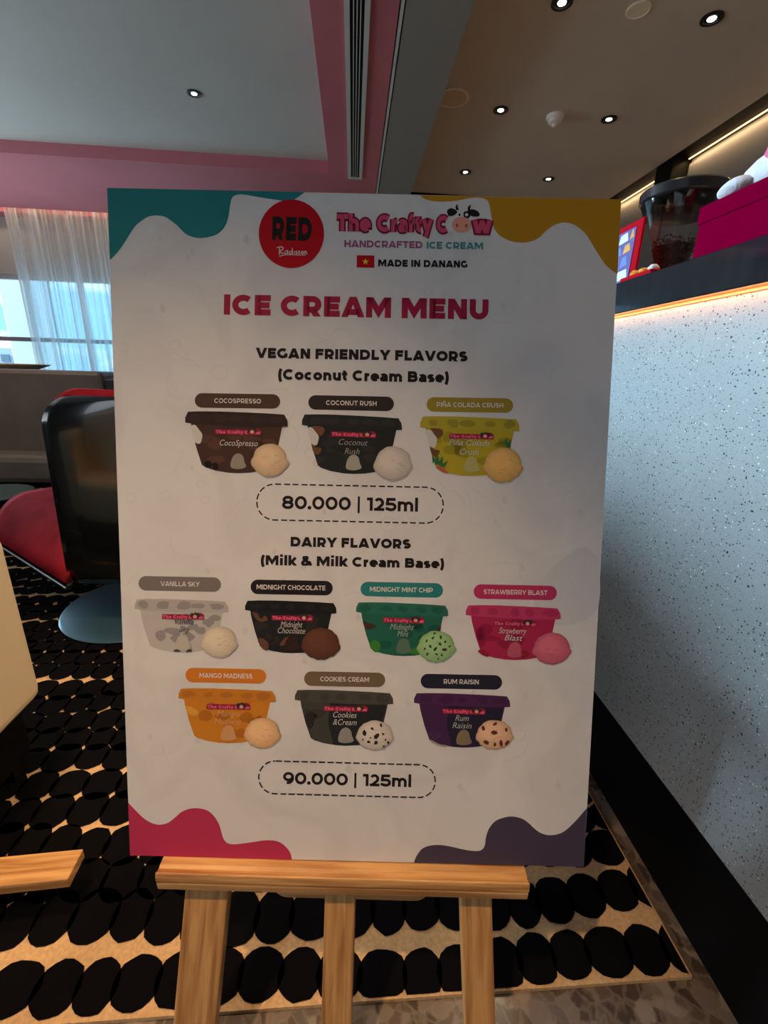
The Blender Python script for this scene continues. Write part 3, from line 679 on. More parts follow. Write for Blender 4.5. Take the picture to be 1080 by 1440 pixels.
flat('corner_wave', [smooth(magenta)+[(182.9, 1202.6)]], flatmat('magenta', (.50, .035, .10)), 1, label='crimson wave in the bottom left corner')
flat('corner_wave', [smooth(navy)+[(821.1, 1218.8)]], flatmat('navy', (.065, .05, .085)), 1, label='dark navy wave in the bottom right corner')

# ---- stroke lettering: geometric sans drawn from centre lines
def ribbon(pts, w, closed=False):
    n = len(pts); h = w/2; out = []; L_, R_ = [], []
    for i in range(n):
        a = pts[(i-1) % n] if (closed or i > 0) else None; c = pts[(i+1) % n] if (closed or i < n-1) else None; p = pts[i]
        ns = []
        for q0, q1 in ((a, p), (p, c)):
            if q0 is None or q1 is None: continue
            dx, dy = q1[0]-q0[0], q1[1]-q0[1]; l = math.hypot(dx, dy)
            if l > 1e-9: ns.append((-dy/l, dx/l))
        nx = sum(q[0] for q in ns)/len(ns); ny = sum(q[1] for q in ns)/len(ns); l2 = max(nx*nx+ny*ny, .07)
        nx /= l2; ny /= l2
        L_.append((p[0]+nx*h, p[1]+ny*h)); R_.append((p[0]-nx*h, p[1]-ny*h))
    for i in range(n if closed else n-1):
        j = (i+1) % n; out.append([L_[i], R_[i], R_[j], L_[j]])
    return out
def clipy(poly, y, keep_above):
    out = []; n = len(poly)
    ins = (lambda p: p[1] >= y-1e-9) if keep_above else (lambda p: p[1] <= y+1e-9)
    for i in range(n):
        a, b_ = poly[i], poly[(i+1) % n]
        if ins(a): out.append(a)
        if ins(a) != ins(b_):
            t = (y-a[1])/(b_[1]-a[1]); out.append((a[0]+(b_[0]-a[0])*t, y))
    return out
def arc(cx, cy, rx, ry, a0, a1, n=14): return [(cx+rx*math.cos(math.radians(a0+(a1-a0)*i/n)), cy+ry*math.sin(math.radians(a0+(a1-a0)*i/n))) for i in range(n+1)]
XH = .76
def glyph(c, w):
    """returns width, list of (points, closed), clip low, clip high, side bearing"""
    h = w/2; T = 1-h; s = []; lo, hi = 0, 1; sb = .085
    def ln(*p): s.append((list(p), False))
    def el(cx, cy, rx, ry): s.append((arc(cx, cy, rx, ry, 0, 360, 28)[:-1], True))
    if c == ' ': return .34, [], 0, 1, .03
    if c == 'I': W_ = w; ln((h, 0), (h, 1))
    elif c == 'L': W_ = .72; ln((h, 1), (h, h), (W_, h))
    elif c in 'EF':
        W_ = .78; ln((h, 0), (h, 1)); ln((h, T), (W_, T)); ln((h, .5), (W_*.93, .5))
        if c == 'E': ln((h, h), (W_, h))
    elif c == 'T': W_ = .88; ln((0, T), (W_, T)); ln((W_/2, 0), (W_/2, 1)); sb = .03
    elif c == 'H': W_ = .93; ln((h, 0), (h, 1)); ln((W_-h, 0), (W_-h, 1)); ln((h, .5), (W_-h, .5))
    elif c in 'NÑ':
        W_ = .93; ln((h, 0), (h, 1)); ln((W_-h, 0), (W_-h, 1)); ln((h*.9, 1.02), (W_-h*.9, -.02))
        if c == 'Ñ': ln((W_*.24, 1.12), (W_*.40, 1.20), (W_*.60, 1.13), (W_*.76, 1.21)); hi = 1.35
    elif c == 'M': W_ = 1.22; ln((h, 0), (h, 1)); ln((W_-h, 0), (W_-h, 1)); ln((h*.8, 1.1), (W_/2, .27), (W_-h*.8, 1.1))
    elif c == 'A':
        W_ = 1.14; k = .55*w; ln((k-.12*(W_/2-k), -.12), (W_/2, 1+.12*.0+.02), (W_-k+.12*(W_/2-k), -.12)); ln((W_*.24, .25), (W_*.76, .25)); sb = -.0
    elif c == 'V': W_ = 1.12; k = .55*w; ln((k-.1*(W_/2-k), 1.1), (W_/2, -.02), (W_-k+.1*(W_/2-k), 1.1)); sb = -.0
    elif c == 'Y': W_ = 1.05; k = .5*w; ln((k-.1*(W_/2-k), 1.06), (W_/2, .40), (W_-k+.1*(W_/2-k), 1.06)); ln((W_/2, .45), (W_/2, 0)); sb = -.0
    elif c == 'W': W_ = 1.62; k = .5*w; ln((k-.05, 1.1), (W_*.29, .0), (W_/2, .98), (W_*.71, .0), (W_-k+.05, 1.1)); sb = -.0
    elif c == 'K': W_ = .95; ln((h, 0), (h, 1)); ln((h, .30), (W_*.92, 1.1)); ln((W_*.42, .56), (W_*.98, -.1)); sb = .05
    elif c == 'U': W_ = .92; r = W_/2-h; ln((h, 1), *arc(W_/2, h+r*.95, r, r*.95, 180, 360), (W_-h, 1))
    elif c == 'D': W_ = 1.0; r = .5-h; ln((h, 0), (h, 1)); ln((h, T), *arc(W_-h-r*1.02, .5, r*1.02, r, 90, -90), (h, h))
    elif c == 'O': W_ = 1.10; el(W_/2, .5, W_/2-h, .5-h); sb = .045
    elif c == 'C': W_ = 1.0; ln(*arc(.55, .5, .55-h, .5-h, 48, 312, 24)); sb = .045
    elif c == 'G': W_ = 1.03; ln(*arc(.55, .5, .55-h, .5-h, 48, 322, 24)); ln((W_-h*1.1, .09), (W_-h*1.1, .50)); sb = .045
    elif c in 'PR':
        W_ = .88; b0 = .33; r = (T-b0)/2; ln((h, 0), (h, 1)); ln((h, T), *arc(W_-h-r, b0+r, r, r, 90, -90), (h, b0))
        if c == 'R': ln((W_*.50, .36), (W_-h*.95, -.08))
    elif c == 'B':
        W_ = .90; ln((h, 0), (h, 1)); r = (T-.52)/2; ln((h, T), *arc(W_-.05-h-r, .52+r, r, r, 90, -90), (h, .52)); r = (.52-h)/2; ln((h, .52), *arc(W_-h-r, h+r, r, r, 90, -90), (h, h))
    elif c == 'S':
        W_ = .84; ry = (.5-h)/2*1.0; rx = W_/2-h; ln(*arc(W_/2, T-ry, rx, ry, 35, 270, 16), *arc(W_/2, h+ry, rx, ry, 90, -145, 16)[1:]); sb = .05
    elif c == '0': W_ = .92; el(W_/2, .5, W_/2-h, .5-h); sb = .05
    elif c == '1': W_ = .45; ln((0, T), (W_-h, T)); ln((W_-h, 0), (W_-h, 1)); sb = .06
    elif c == '2': W_ = .80; r = .30; ln(*arc(W_*.48, 1-h-r*.93, W_*.48-h, r*.93, 150, -28, 14), (h*1.6, h*.6)); ln((0.02, h), (W_, h)); sb = .05
    elif c == '5': W_ = .82; ln((W_*.93, T), (h*1.5, T), (h*1.15, .50)); ln((h*.2, .54), (W_*.45, .545), *arc(W_-h-.27+.02, .545-(.545-h)/2, .27, (.545-h)/2, 90, -90, 12), (W_*.40, h), (.02, h*1.9)); sb = .05
    elif c == '8': W_ = .88; el(W_/2, .5+(T-.5)/2+.005, W_/2-h-.03, (T-.5)/2); el(W_/2, h+(.5-h)/2, W_/2-h, (.5-h)/2+.01); sb = .05
    elif c == '9': W_ = .88; el(W_*.5, T-.27, W_*.5-h, .27); ln(*arc(W_*.5, .5, W_*.5-h, .5-h, 25, -112, 14)); sb = .05
    elif c == '.': W_ = w*1.15; el(W_/2, W_/2, W_*.28, W_*.28); w = W_*.5; return W_, [(p, cl, W_*.56) for p, cl in s], -.1, 1, .045
    elif c == '|': W_ = w*.72; s.append(([(W_/2, -.20), (W_/2, 1.06)], False)); return W_, [(p, cl, W_) for p, cl in s], -.2, 1.1, .12
    elif c == '(': W_ = .34; ln(*arc(.60, .42, .60-h, .85, 135, 225, 12)); lo, hi = -.22, 1.08
    elif c == ')': W_ = .34; ln(*arc(-.26, .42, .60-h, .85, 45, -45, 12)); lo, hi = -.22, 1.08
    elif c == '&':
        W_ = 1.02; ln((W_*.98, .10-.04), (.30, .66), *arc(.42, .80, .165, .20-h*.55, 190, -10, 12), (.50, .60), (.20, .42), *arc(.36, .27, .36-h, .27-h*.8, 150, 300, 12), (.70, .18), (W_*.88, .46)); sb = .03
    # lower case
    elif c == 'o': W_ = .82; el(W_/2, XH/2, W_/2-h, XH/2-h); sb = .04
    elif c == 'c': W_ = .74; ln(*arc(.41, XH/2, .41-h, XH/2-h, 50, 310, 20)); sb = .04
    elif c == 'e': W_ = .80; ln((h*1.3, XH/2-.02), (W_-h*1.0, XH/2-.02), *arc(W_/2, XH/2, W_/2-h, XH/2-h, 0, 312, 24)); sb = .04
    elif c == 'a': W_ = .70; ln(*arc(W_*.46, XH-h-.17, W_*.54-h, .17, 150, 0, 10), (W_-h, 0)); el(W_*.45, .235, W_*.45-h*.9, .235-h*.8); sb = .06
    elif c == 's': W_ = .64; ry = (XH/2-h)/2; rx = W_/2-h*.9; ln(*arc(W_/2, XH-h-ry, rx, ry, 30, 270, 14), *arc(W_/2, h+ry, rx, ry, 90, -150, 14)[1:]); sb = .04
    elif c == 'n' or c == 'h': W_ = .74; r = W_/2-h; ln((h, 0), (h, XH if c == 'n' else 1.06)); ln(*arc(W_/2, XH-h-r, r, r, 180, 0), (W_-h, 0)); hi = 1.06
    elif c == 'u': W_ = .74; r = W_/2-h; ln((h, XH), *arc(W_/2, h+r, r, r, 180, 360), (W_-h, XH)); ln((W_-h, XH), (W_-h, 0))
    elif c == 'm':
        W_ = 1.18; r = (W_-w)/4; ln((h, 0), (h, XH)); ln(*arc(h+r, XH-h-r, r, r, 180, 0), (h+2*r, 0)); ln(*arc(h+3*r, XH-h-r, r, r, 180, 0), (W_-h, 0))
    elif c == 'r': W_ = .48; ln((h, 0), (h, XH)); ln(*arc(W_*.95, XH-h-.24, W_*.95-h, .24, 175, 92, 8)); sb = .06
    elif c == 't': W_ = .50; ln((W_*.44, .95), (W_*.44, .28), *arc(W_*.44+.17, .28, .17, .28-h, 180, 285, 8)); ln((0, XH-h*.9), (W_*.95, XH-h*.9)); sb = .03
    elif c == 'f': W_ = .50; ln((W_*.38, 0), (W_*.38, .80), *arc(W_*.38+.18, .82, .18, .24-h*.6, 180, 80, 8)); ln((0, XH-h*.9), (W_*.9, XH-h*.9)); hi = 1.08; sb = .03
    elif c == 'l': W_ = w; ln((h, 0), (h, 1.06)); hi = 1.06
    elif c == 'i': W_ = w*1.05; ln((W_/2, 0), (W_/2, XH)); ln((W_/2, .87), (W_/2, .87+w*.9)); hi = 1.2
    elif c == 'k': W_ = .76; ln((h, 0), (h, 1.06)); ln((h, .18), (W_*.92, XH+.06)); ln((W_*.42, .42), (W_*.98, -.08)); hi = 1.06; sb = .05
    elif c == 'y': W_ = .80; ln((h*.9, XH+.05), (W_/2, .04)); ln((W_-h*.9, XH+.05), (W_*.36, -.28)); lo, hi = -.26, XH; sb = .0
    elif c == 'w': W_ = 1.16; ln((h*.9, XH+.05), (W_*.29, .0), (W_/2, XH*.9), (W_*.71, .0), (W_-h*.9, XH+.05)); hi = XH; sb = .0
    else: W_ = .3
    return W_, s, lo, hi, sb
def text_px(txt, x0, y0, x1, y1, cap, w, extra=0, grow=0):
    """polygons of a line of lettering whose baseline runs from photo pixel (x0,y0) to (x1,y1)"""
    polys = []; x = 0; first = True
    for ch in txt:
        W_, s, lo, hi, sb = glyph(ch, w)
        sb = sb*.72+.004
        if not first: x += sb
        first = False
        for it in s:
            pts, cl = it[0], it[1]; ww = it[2] if len(it) > 2 else w
            for q in ribbon(pts, ww+grow, cl):
                q = clipy(clipy(q, lo-grow/2, True), hi+grow/2, False)
                if len(q) >= 3: polys.append([(x+a, b_) for a, b_ in q])
        x += W_+sb+extra; last = sb+extra
    tot = x-last
    L_ = math.hypot(x1-x0, y1-y0); ux, uy = (x1-x0)/L_, (y1-y0)/L_; nx, ny = uy, -ux
    return [[(x0+ux*a/tot*L_+nx*b_*cap, y0+uy*a/tot*L_+ny*b_*cap) for a, b_ in q] for q in polys]
p_black = flatmat('black', (.018, .013, .013)); p_head = flatmat('raspberry', (.38, .016, .055)); p_whitetxt = flatmat('pale', (.74, .70, .66))
flat('title_lettering', text_px('ICE CREAM MENU', 314.8, 442.6, 686.6, 449.8, 28.6, .30, .0), p_head, 2, label='raspberry red title lettering')
flat('heading_lettering', text_px('VEGAN FRIENDLY FLAVORS', 359.6, 503.4, 657.4, 508.6, 14.4, .295), p_black, 2)
flat('heading_lettering', text_px('(Coconut Cream Base)', 391, 534, 631, 538.2, 15.2, .28), p_black, 2)
flat('heading_lettering', text_px('DAIRY FLAVORS', 408.7, 768.4, 577.6, 771.8, 13.6, .295), p_black, 2)
flat('heading_lettering', text_px('(Milk & Milk Cream Base)', 366.7, 794.4, 624.4, 799.4, 13.8, .28), p_black, 2)
flat('price_lettering', text_px('80.000 | 125ml', 396.5, 715.6, 587.6, 719.6, 18.6, .225, .0), p_black, 2, label='price reading 80.000')
flat('price_lettering', text_px('90.000 | 125ml', 397.8, 1102.2, 578, 1106.8, 17.0, .225, .0), p_black, 2, label='price reading 90.000')
def dashed(x0, y0, x1, y1, r, name='dashed_outline', dash=9.5, gap=2.6, w=2.0):
    L_ = math.hypot(x1-x0, y1-y0); ux, uy = (x1-x0)/L_, (y1-y0)/L_; nx, ny = uy, -ux
    path = []
    for i in range(201): path.append((x0+ux*L_*i/200+nx*r, y0+uy*L_*i/200+ny*r))
    for i in range(1, 80): a = PI/2-PI*i/80; path.append((x1+ux*r*math.cos(a)+nx*r*math.sin(a), y1+uy*r*math.cos(a)+ny*r*math.sin(a)))
    for i in range(201): path.append((x1-ux*L_*i/200-nx*r, y1-uy*L_*i/200-ny*r))
    for i in range(1, 80): a = -PI/2-PI*i/80; path.append((x0+ux*r*math.cos(a)+nx*r*math.sin(a), y0+uy*r*math.cos(a)+ny*r*math.sin(a)))
    polys = []; d = 0; seg = []
    for i in range(len(path)):
        a, b_ = path[i], path[(i+1) % len(path)]
        if (d % (dash+gap)) < dash: seg.append(a)
        else:
            if len(seg) > 1: polys += ribbon(seg, w)
            seg = []
        d += math.hypot(b_[0]-a[0], b_[1]-a[1])
    if len(seg) > 1: polys += ribbon(seg, w)
    flat(name, polys, p_black, 2)
dashed(386.5, 706, 598, 710.4, 25.2)
dashed(387, 1093, 589, 1098.3, 23.0)

# ---- logos
def ell(cx, cy, rx, ry, n=48, rot=0): return [(cx+rx*math.cos(2*PI*i/n)*math.cos(rot)-ry*math.sin(2*PI*i/n)*math.sin(rot), cy+rx*math.cos(2*PI*i/n)*math.sin(rot)+ry*math.sin(2*PI*i/n)*math.cos(rot)) for i in range(n)]
p_red = flatmat('logo_red', (.50, .003, .010)); p_yel = flatmat('star_yellow', (.85, .55, .03))
rl = flat('round_logo', [ell(409.8, 329, 45.8, 48.2, 72)], p_red, 3, label='round red logo')
flat('logo_lettering', text_px('RED', 382.5, 337.6, 438, 339.4, 33, .30), p_black, 4, rl)
def bfont(body, x0, y0, x1, y1, cap, m, lay, parent, name='script_lettering', shear=.28, off=0.0):
    c = bpy.data.curves.new('tmp', 'FONT'); c.body = body; c.size = 1; c.shear = shear; c.resolution_u = 3; c.offset = off
    o = bpy.data.objects.new('tmp', c); COL.objects.link(o); dg = bpy.context.evaluated_depsgraph_get()
    me = o.evaluated_get(dg).to_mesh(); vs = [tuple(v.co) for v in me.vertices]; fs = [tuple(p.vertices) for p in me.polygons]
    o.evaluated_get(dg).to_mesh_clear(); bpy.data.objects.remove(o); bpy.data.curves.remove(c)
    mn = min(v[0] for v in vs); mx_ = max(v[0] for v in vs); tot = mx_-mn
    L_ = math.hypot(x1-x0, y1-y0); ux, uy = (x1-x0)/L_, (y1-y0)/L_; nx, ny = uy, -ux
    polys = [[(x0+ux*(vs[i][0]-mn)/tot*L_+nx*vs[i][1]/.70*cap, y0+uy*(vs[i][0]-mn)/tot*L_+ny*vs[i][1]/.70*cap) for i in f] for f in fs]
    return flat(name, polys, m, lay, parent)
# handwritten signature, drawn as a brush line
def script_line(pts, w): return ribbon(smooth(pts, 6), w)
sig = script_line([(389.5,349),(394,347.5),(398,348.5),(397,352),(393,353.5),(397,356.5),(399,357)], 1.2)+script_line([(393.5,348.5),(393,358.5)], 1.1)
sig += script_line([(404,353),(401,354),(401,357),(404,356.5),(404.8,352.8),(405.3,357)], 1.0)+script_line([(410,353.5),(407.5,354.5),(408,357.2),(410.5,356.5),(411.5,349)], 1.0)+script_line([(411.3,352),(411.6,357.3)], 1.0)
sig += script_line([(414,353.5),(414.2,357)], 1.0)+script_line([(418,353.3),(416,354.4),(418.2,356.2),(416,357.4)], 1.0)+script_line([(421.8,353.3),(419.8,354.4),(422,356.2),(419.8,357.4)], 1.0)
sig += script_line([(425.5,353.5),(423.8,355.4),(425.5,357.4),(427,355.3),(425.5,353.5)], 1.0)+script_line([(428.5,353.5),(428.6,357.3)], 1.0)+script_line([(428.6,354.8),(430.4,353.6),(431.2,357),(432.4,356.6)], 1.0)
sig += script_line([(393,361),(400,358.8),(412,358.6),(424,359),(430,358.6)], .9)
flat('signature_lettering', sig, p_whitetxt, 4, rl)
p_pinkL = flatmat('logo_pink', (.66, .075, .17)); p_pinkD = flatmat('logo_dark_pink', (.22, .015, .04)); p_hand = flatmat('mauve', (.38, .10, .20)); p_ice = flatmat('sea_green', (.05, .28, .26))
p_nose = flatmat('nose_peach', (.78, .34, .25)); p_white = flatmat('white', (.72, .71, .70))
def logo(parent, sx0, sy0, sx1, sy1, cap, lay, simple=False, cols=None):
    cd_, cp = cols or (p_pinkD, p_pinkL)
    L_ = math.hypot(sx1-sx0, sy1-sy0); ux, uy = (sx1-sx0)/L_, (sy1-sy0)/L_
    def at_(f): return (sx0+ux*L_*f, sy0+uy*L_*f)
    parts = (('The', 0.0, .220), ('Crafty', .262, .618), ('C', .645, .722), ('w', .875, 1.0))
    dk = []; lt = []
    for tx, a, b_ in parts:
        p, q = at_(a), at_(b_); g_ = .0 if simple else .16
        if not simple: dk += text_px(tx, p[0], p[1], q[0], q[1], cap, .30, -.03, .22)
        lt += text_px(tx, p[0], p[1], q[0], q[1], cap, .27 if not simple else .34, -.03)
    if simple: return flat('logo_lettering', lt, cp, lay, parent)
    hub = flat('brand_logo', dk, cd_, lay, parent, label='pink lettering logo with a cow head')
    flat('logo_lettering', lt, cp, lay+1, hub)
    return hub
bl = logo(mb, 473, 325.4, 691.5, 328.8, 24, 3)
# cow head standing in for the letter between C and w
def mv(pts): return pts
flat('cow_muzzle', [ell(649, 316.5, 13.6, 11.2, 32)], p_nose, 5, bl)
flat('cow_nostril', [ell(642.5, 317.5, 1.7, 2.6, 12), ell(655.5, 318.0, 1.7, 2.6, 12)], flatmat('nostril', (.35, .09, .07)), 6, bl)
flat('cow_face', [ell(650, 302.5, 9.5, 8.5, 24)], p_white, 4, bl)
flat('cow_horn', [smooth([(641,296),(640.5,291),(643.2,287.6),(643.6,291.5),(645.6,296)], 4), smooth([(657.5,296.5),(658,291.5),(661.5,288.6),(661,292.5),(660.6,297)], 4)], p_black, 6, bl)
flat('cow_ear', [smooth([(643,298.5),(636,293.5),(630,295),(628.5,298.5),(631,304),(637,303.5)], 4, True), smooth([(656,299),(663,295),(670,296.5),(674.2,301),(672.5,304.8),(664,304.5)], 4, True)], p_black, 5, bl)
flat('cow_eye_patch', [smooth([(652,299),(658.5,297.5),(661,302),(659,307),(652.5,306)], 4, True), ell(646, 302.6, 1.5, 2.0, 10)], p_black, 5, bl)
flat('cow_eye', [ell(656, 302.6, 2.3, 2.3, 12)], p_white, 6, bl)
flat('tagline_lettering', text_px('HANDCRAFTED', 484.2, 347.6, 594, 349.4, 9.8, .25), p_hand, 2, label='mauve tagline lettering')
flat('tagline_lettering', text_px('ICE CREAM', 600, 349.8, 679.2, 351.0, 9.8, .25), p_ice, 2, label='green tagline lettering')
fl = flat('flag_print', [[(501.7,359),(526.6,359.6),(526.4,376.8),(501.5,376.2)]], p_red, 2, label='small red flag with a yellow star')
star = []
for i in range(10): a = -PI/2+PI*i/5; rr_ = 4.9 if i % 2 == 0 else 2.0; star.append((514+rr_*math.cos(a), 368.2+rr_*math.sin(a)))
flat('star', [[(514, 368.2), star[i], star[(i+1) % 10]] for i in range(10)], p_yel, 3, fl)
flat('origin_lettering', text_px('MADE IN DANANG', 531.8, 374.8, 657.4, 376.6, 9.8, .29), p_black, 2)

# ---- flavour pills
def pill(txt, x0, x1, y0, y1, tx0, tx1, col, hh=10.2):
    L_ = x1-x0; sl = (y1-y0)/L_
    pts = []
    for i in range(13): a = PI/2+PI*i/12; pts.append((x0+hh+hh*math.cos(a), y0+sl*hh-hh*math.sin(a)))
    for i in range(13): a = -PI/2+PI*i/12; pts.append((x1-hh+hh*math.cos(a), y1-hh*math.sin(a)))
    o = flat('flavour_pill', [pts], flatmat('pill_'+txt.split()[0].lower()+txt.split()[-1].lower(), col), 2)
    c = 6.6; ym = lambda x: y0+sl*(x-x0)+c/2
    flat('pill_lettering', text_px(txt, tx0, ym(tx0), tx1, ym(tx1), c, .19, .03), p_whitetxt, 3, o)
    return o
PILLS = (('COCOSPRESSO', 274, 394, 563, 564.6, 301.6, 367, (.085, .045, .032)), ('COCONUT RUSH', 433.6, 554, 565.8, 568, 458.5, 529.5, (.035, .025, .022)),
 ('PIÑA COLADA CRUSH', 600, 721.5, 568.6, 570.4, 614, 707.5, (.33, .24, .03)), ('VANILLA SKY', 195, 311, 820, 822, 226, 281, (.20, .17, .155)),
 ('MIDNIGHT CHOCOLATE', 352.5, 468, 825, 827, 361, 457.6, (.018, .013, .014)), ('MIDNIGHT MINT CHIP', 507, 623, 828, 830.2, 520, 608.5, (.025, .22, .21)),
 ('STRAWBERRY BLAST', 666, 783, 831.6, 833.8, 680, 769.6, (.50, .035, .12)), ('MANGO MADNESS', 261, 374.5, 949, 951, 280.6, 355, (.64, .20, .02)),
 ('COOKIES CREAM', 427.7, 541.7, 954, 956, 450.4, 519, (.17, .12, .075)), ('RUM RAISIN', 591.5, 706, 957.4, 959.5, 624, 673, (.02, .02, .035)))
for p in PILLS: pill(*p)

# ---- tubs and scoops
def tubmap(x0, y0, x1, y1, yb):
    sl = (y1-y0)/(x1-x0); Wd = x1-x0; Hh = yb-y0
    return lambda u, v: (x0+u*Wd-(v*Hh*sl*.4), y0+u*Wd*sl+v*(Hh-.5*Wd*sl))
def tub(x0, y0, x1, y1, yb, body, camo, lid, lidcamo, script, txtcol, extras=(), logocol=None, scoopcol=(.6, .55, .5), dark_panel=None):
    T_ = tubmap(x0, y0, x1, y1, yb)
    nm = '_%d_%d' % (x0, y0)
    bo = [(.05,.12),(.065,.30),(.11,.60),(.165,.875),(.20,.915),(.30,.965),(.42,.995),(.52,1.0),(.64,.985),(.76,.945),(.83,.905),(.86,.86),(.905,.55),(.94,.25),(.955,.12)]
    P_ = lambda pts: [T_(*p) for p in pts]
    root = flat('tub_print', [P_(bo)], flatmat('tub'+nm, body), 2)
    def inside_u(u, v): 
        lo_ = .05+.115*max(0, (v-.12)/.75); hi_ = .955-.095*max(0, (v-.12)/.75); return min(max(u, lo_+.004), hi_-.004)
    def camos(seed, n, vr):
        r_ = random.Random(seed); out = []
        for i in range(n):
            cu, cv = r_.uniform(.12, .90), r_.uniform(*vr); ru, rv = r_.uniform(.05, .10), r_.uniform(.06, .11)
            pts = [(cu+ru*(1+r_.uniform(-.3, .3))*math.cos(2*PI*k_/8), cv+rv*(1+r_.uniform(-.3, .3))*math.sin(2*PI*k_/8)) for k_ in range(8)]
            pts = smooth(pts, 3, True)
            out.append(P_([(inside_u(a, min(b_, .90)), min(max(b_, vr[0]-.07), vr[1]+.05)) for a, b_ in pts]))
        return out
    sd_ = int(x0+y0)
    flat('tub_pattern', camos(sd_, 9, (.30, .84)), flatmat('camo'+nm, camo), 3, root)
    if dark_panel: flat('tub_front_panel', [P_([(.36,.19),(.84,.19),(.93,.24),(.845,.86),(.76,.94),(.52,.99),(.40,.985),(.34,.6)])], flatmat('panel'+nm, dark_panel), 4, root)
    lo_ = [(.025,.0),(.14,-.012),(.34,-.018),(.60,-.012),(.80,-.004),(.965,.008),(.995,.10),(1.0,.205),(.94,.215),(.80,.225),(.5,.225),(.2,.205),(.06,.195),(.0,.18),(.0,.10)]
    lidp = flat('lid_print', [P_(lo_)], flatmat('lid'+nm, lid), 5, root)
    r_ = random.Random(sd_+5); pats = []
    for i in range(5):
        cu = .12+.19*i+r_.uniform(-.03, .03); cv = .10; ru, rv = r_.uniform(.045, .08), r_.uniform(.05, .085)
        pats.append(P_(smooth([(cu+ru*(1+r_.uniform(-.3, .3))*math.cos(2*PI*k_/8), cv+rv*(1+r_.uniform(-.2, .2))*math.sin(2*PI*k_/8)) for k_ in range(8)], 3, True)))
    flat('lid_pattern', pats, flatmat('lidcamo'+nm, lidcamo), 6, lidp)
    a, b_ = T_(.30, .355), T_(.735, .352)
    # little logo strip
    strip = [(a[0]-1, a[1]+.6), (a[0]-.5, a[1]-6.3), (b_[0]-13, b_[1]-6.6), (b_[0]-11, b_[1]-9), (b_[0]-3, b_[1]-8.6), (b_[0]+1, b_[1]-6), (b_[0]+.6, b_[1]+.8)]
    sp = flat('logo_strip', [strip], flatmat('strip', (.30, .015, .05)), 7, root)
    lg = logo(sp, a[0], a[1]-.6, b_[0], b_[1]-.4, 4.7, 8, True, (p_pinkD, flatmat('strip_text', (.72, .12, .22))))
    flat('strip_cow', [ell(b_[0]-15.5, b_[1]-5.6, 3.0, 3.4, 12), ell(b_[0]-7.5, b_[1]-5.6, 3.2, 3.4, 12), ell(b_[0]-11, b_[1]-8.3, 2.2, 1.4, 10)], flatmat('strip_cow', (.05, .03, .03)), 9, sp)
    flat('strip_muzzle', [ell(b_[0]-11.5, b_[1]-3.8, 2.8, 2.4, 12)], p_nose, 10, sp)
    for i, (tx, u0, u1, v) in enumerate(script):
        a, b_ = T_(u0, v), T_(u1, v); bfont(tx, a[0], a[1], b_[0], b_[1], 8.2, flatmat('script_%02d' % int(txtcol[0]*99), txtcol), 8, root)
    # the little scoop printed on the tub
    a = T_(.52, .80)
    flat('mini_scoop', [smooth([(a[0]-9.5,a[1]+9),(a[0]-10,a[1]+1),(a[0]-6,a[1]-8),(a[0]+1,a[1]-11),(a[0]+7,a[1]-7),(a[0]+9,a[1]+1),(a[0]+11,a[1]+8),(a[0]+1,a[1]+11)], 4, True)], flatmat('mini'+nm, scoopcol), 8, root)
    for shp in extras:
        kind_, col, pts = shp; [flat(kind_, [P_(p)], flatmat(kind_+nm+str(int(col[0]*999)), col), 8, root) for p in pts]
    return root
def sm(p, n=3): return smooth(p, n, True)
wh = (.55, .53, .50)
coco_bit = ('coconut_print', (.62, .60, .57), [sm([(.06,.24),(.10,.22),(.14,.30),(.17,.38),(.15,.52),(.10,.50),(.075,.38)])])
shell_bit = ('coconut_shell_print', (.16, .07, .035), [sm([(.10,.20),(.20,.20),(.23,.27),(.19,.36),(.15,.32),(.12,.24)]), sm([(.10,.52),(.15,.56),(.20,.58),(.17,.68),(.125,.66)])])
tub(261, 579, 405, 582.5, 665.5, (.065, .030, .022), (.10, .045, .03), (.035, .020, .016), (.045, .025, .02), (('CocoSpresso', .34, .71, .545),), (.62, .58, .55), (coco_bit, ('bean_print', (.012, .008, .006), [sm([(.19,.84),(.24,.80),(.27,.88),(.22,.92)]), sm([(.27,.86),(.31,.83),(.33,.92),(.29,.95)])])), scoopcol=(.30, .26, .22))
tub(425, 583, 565.5, 588, 666.5, (.020, .022, .021), (.028, .028, .026), (.022, .024, .022), (.030, .030, .028), (('Coconut', .37, .66, .50), ('Rush', .43, .58, .655)), (.30, .29, .28), (coco_bit, shell_bit), scoopcol=(.36, .36, .30))
tub(591, 586, 730.5, 589.5, 669.5, (.46, .37, .022), (.33, .28, .02), (.44, .37, .03), (.30, .26, .03), (('Piña Colada', .29, .70, .475), ('Crush', .40, .59, .63)), (.62, .58, .36), (coco_bit, shell_bit,
    ('pineapple_leaf_print', (.03, .16, .05), [[(.13,.80),(.12,.66),(.16,.74)],[(.15,.82),(.17,.60),(.20,.80)],[(.18,.82),(.23,.66),(.23,.82)],[(.20,.84),(.28,.74),(.25,.86)],[(.84,.45),(.87,.32),(.89,.44)],[(.86,.48),(.91,.34),(.91,.50)]]),
    ('pineapple_print', (.50, .12, .05), [sm([(.165,.85),(.22,.85),(.28,.94),(.27,.965),(.21,.925)])])), scoopcol=(.46, .42, .16))
tub(190, 842.5, 321.5, 845.3, 917.5, (.50, .48, .455), (.30, .285, .275), (.44, .42, .40), (.30, .28, .27), (('Vanilla', .43, .63, .455), ('Sky', .48, .59, .595)), (.12, .10, .09), (('vanilla_flower_print', (.09, .06, .04), [sm([(.42,.97),(.45,.93),(.50,.965),(.46,.985)]), sm([(.58,.93),(.62,.95),(.60,.98),(.55,.985)])]),), scoopcol=(.50, .47, .40))
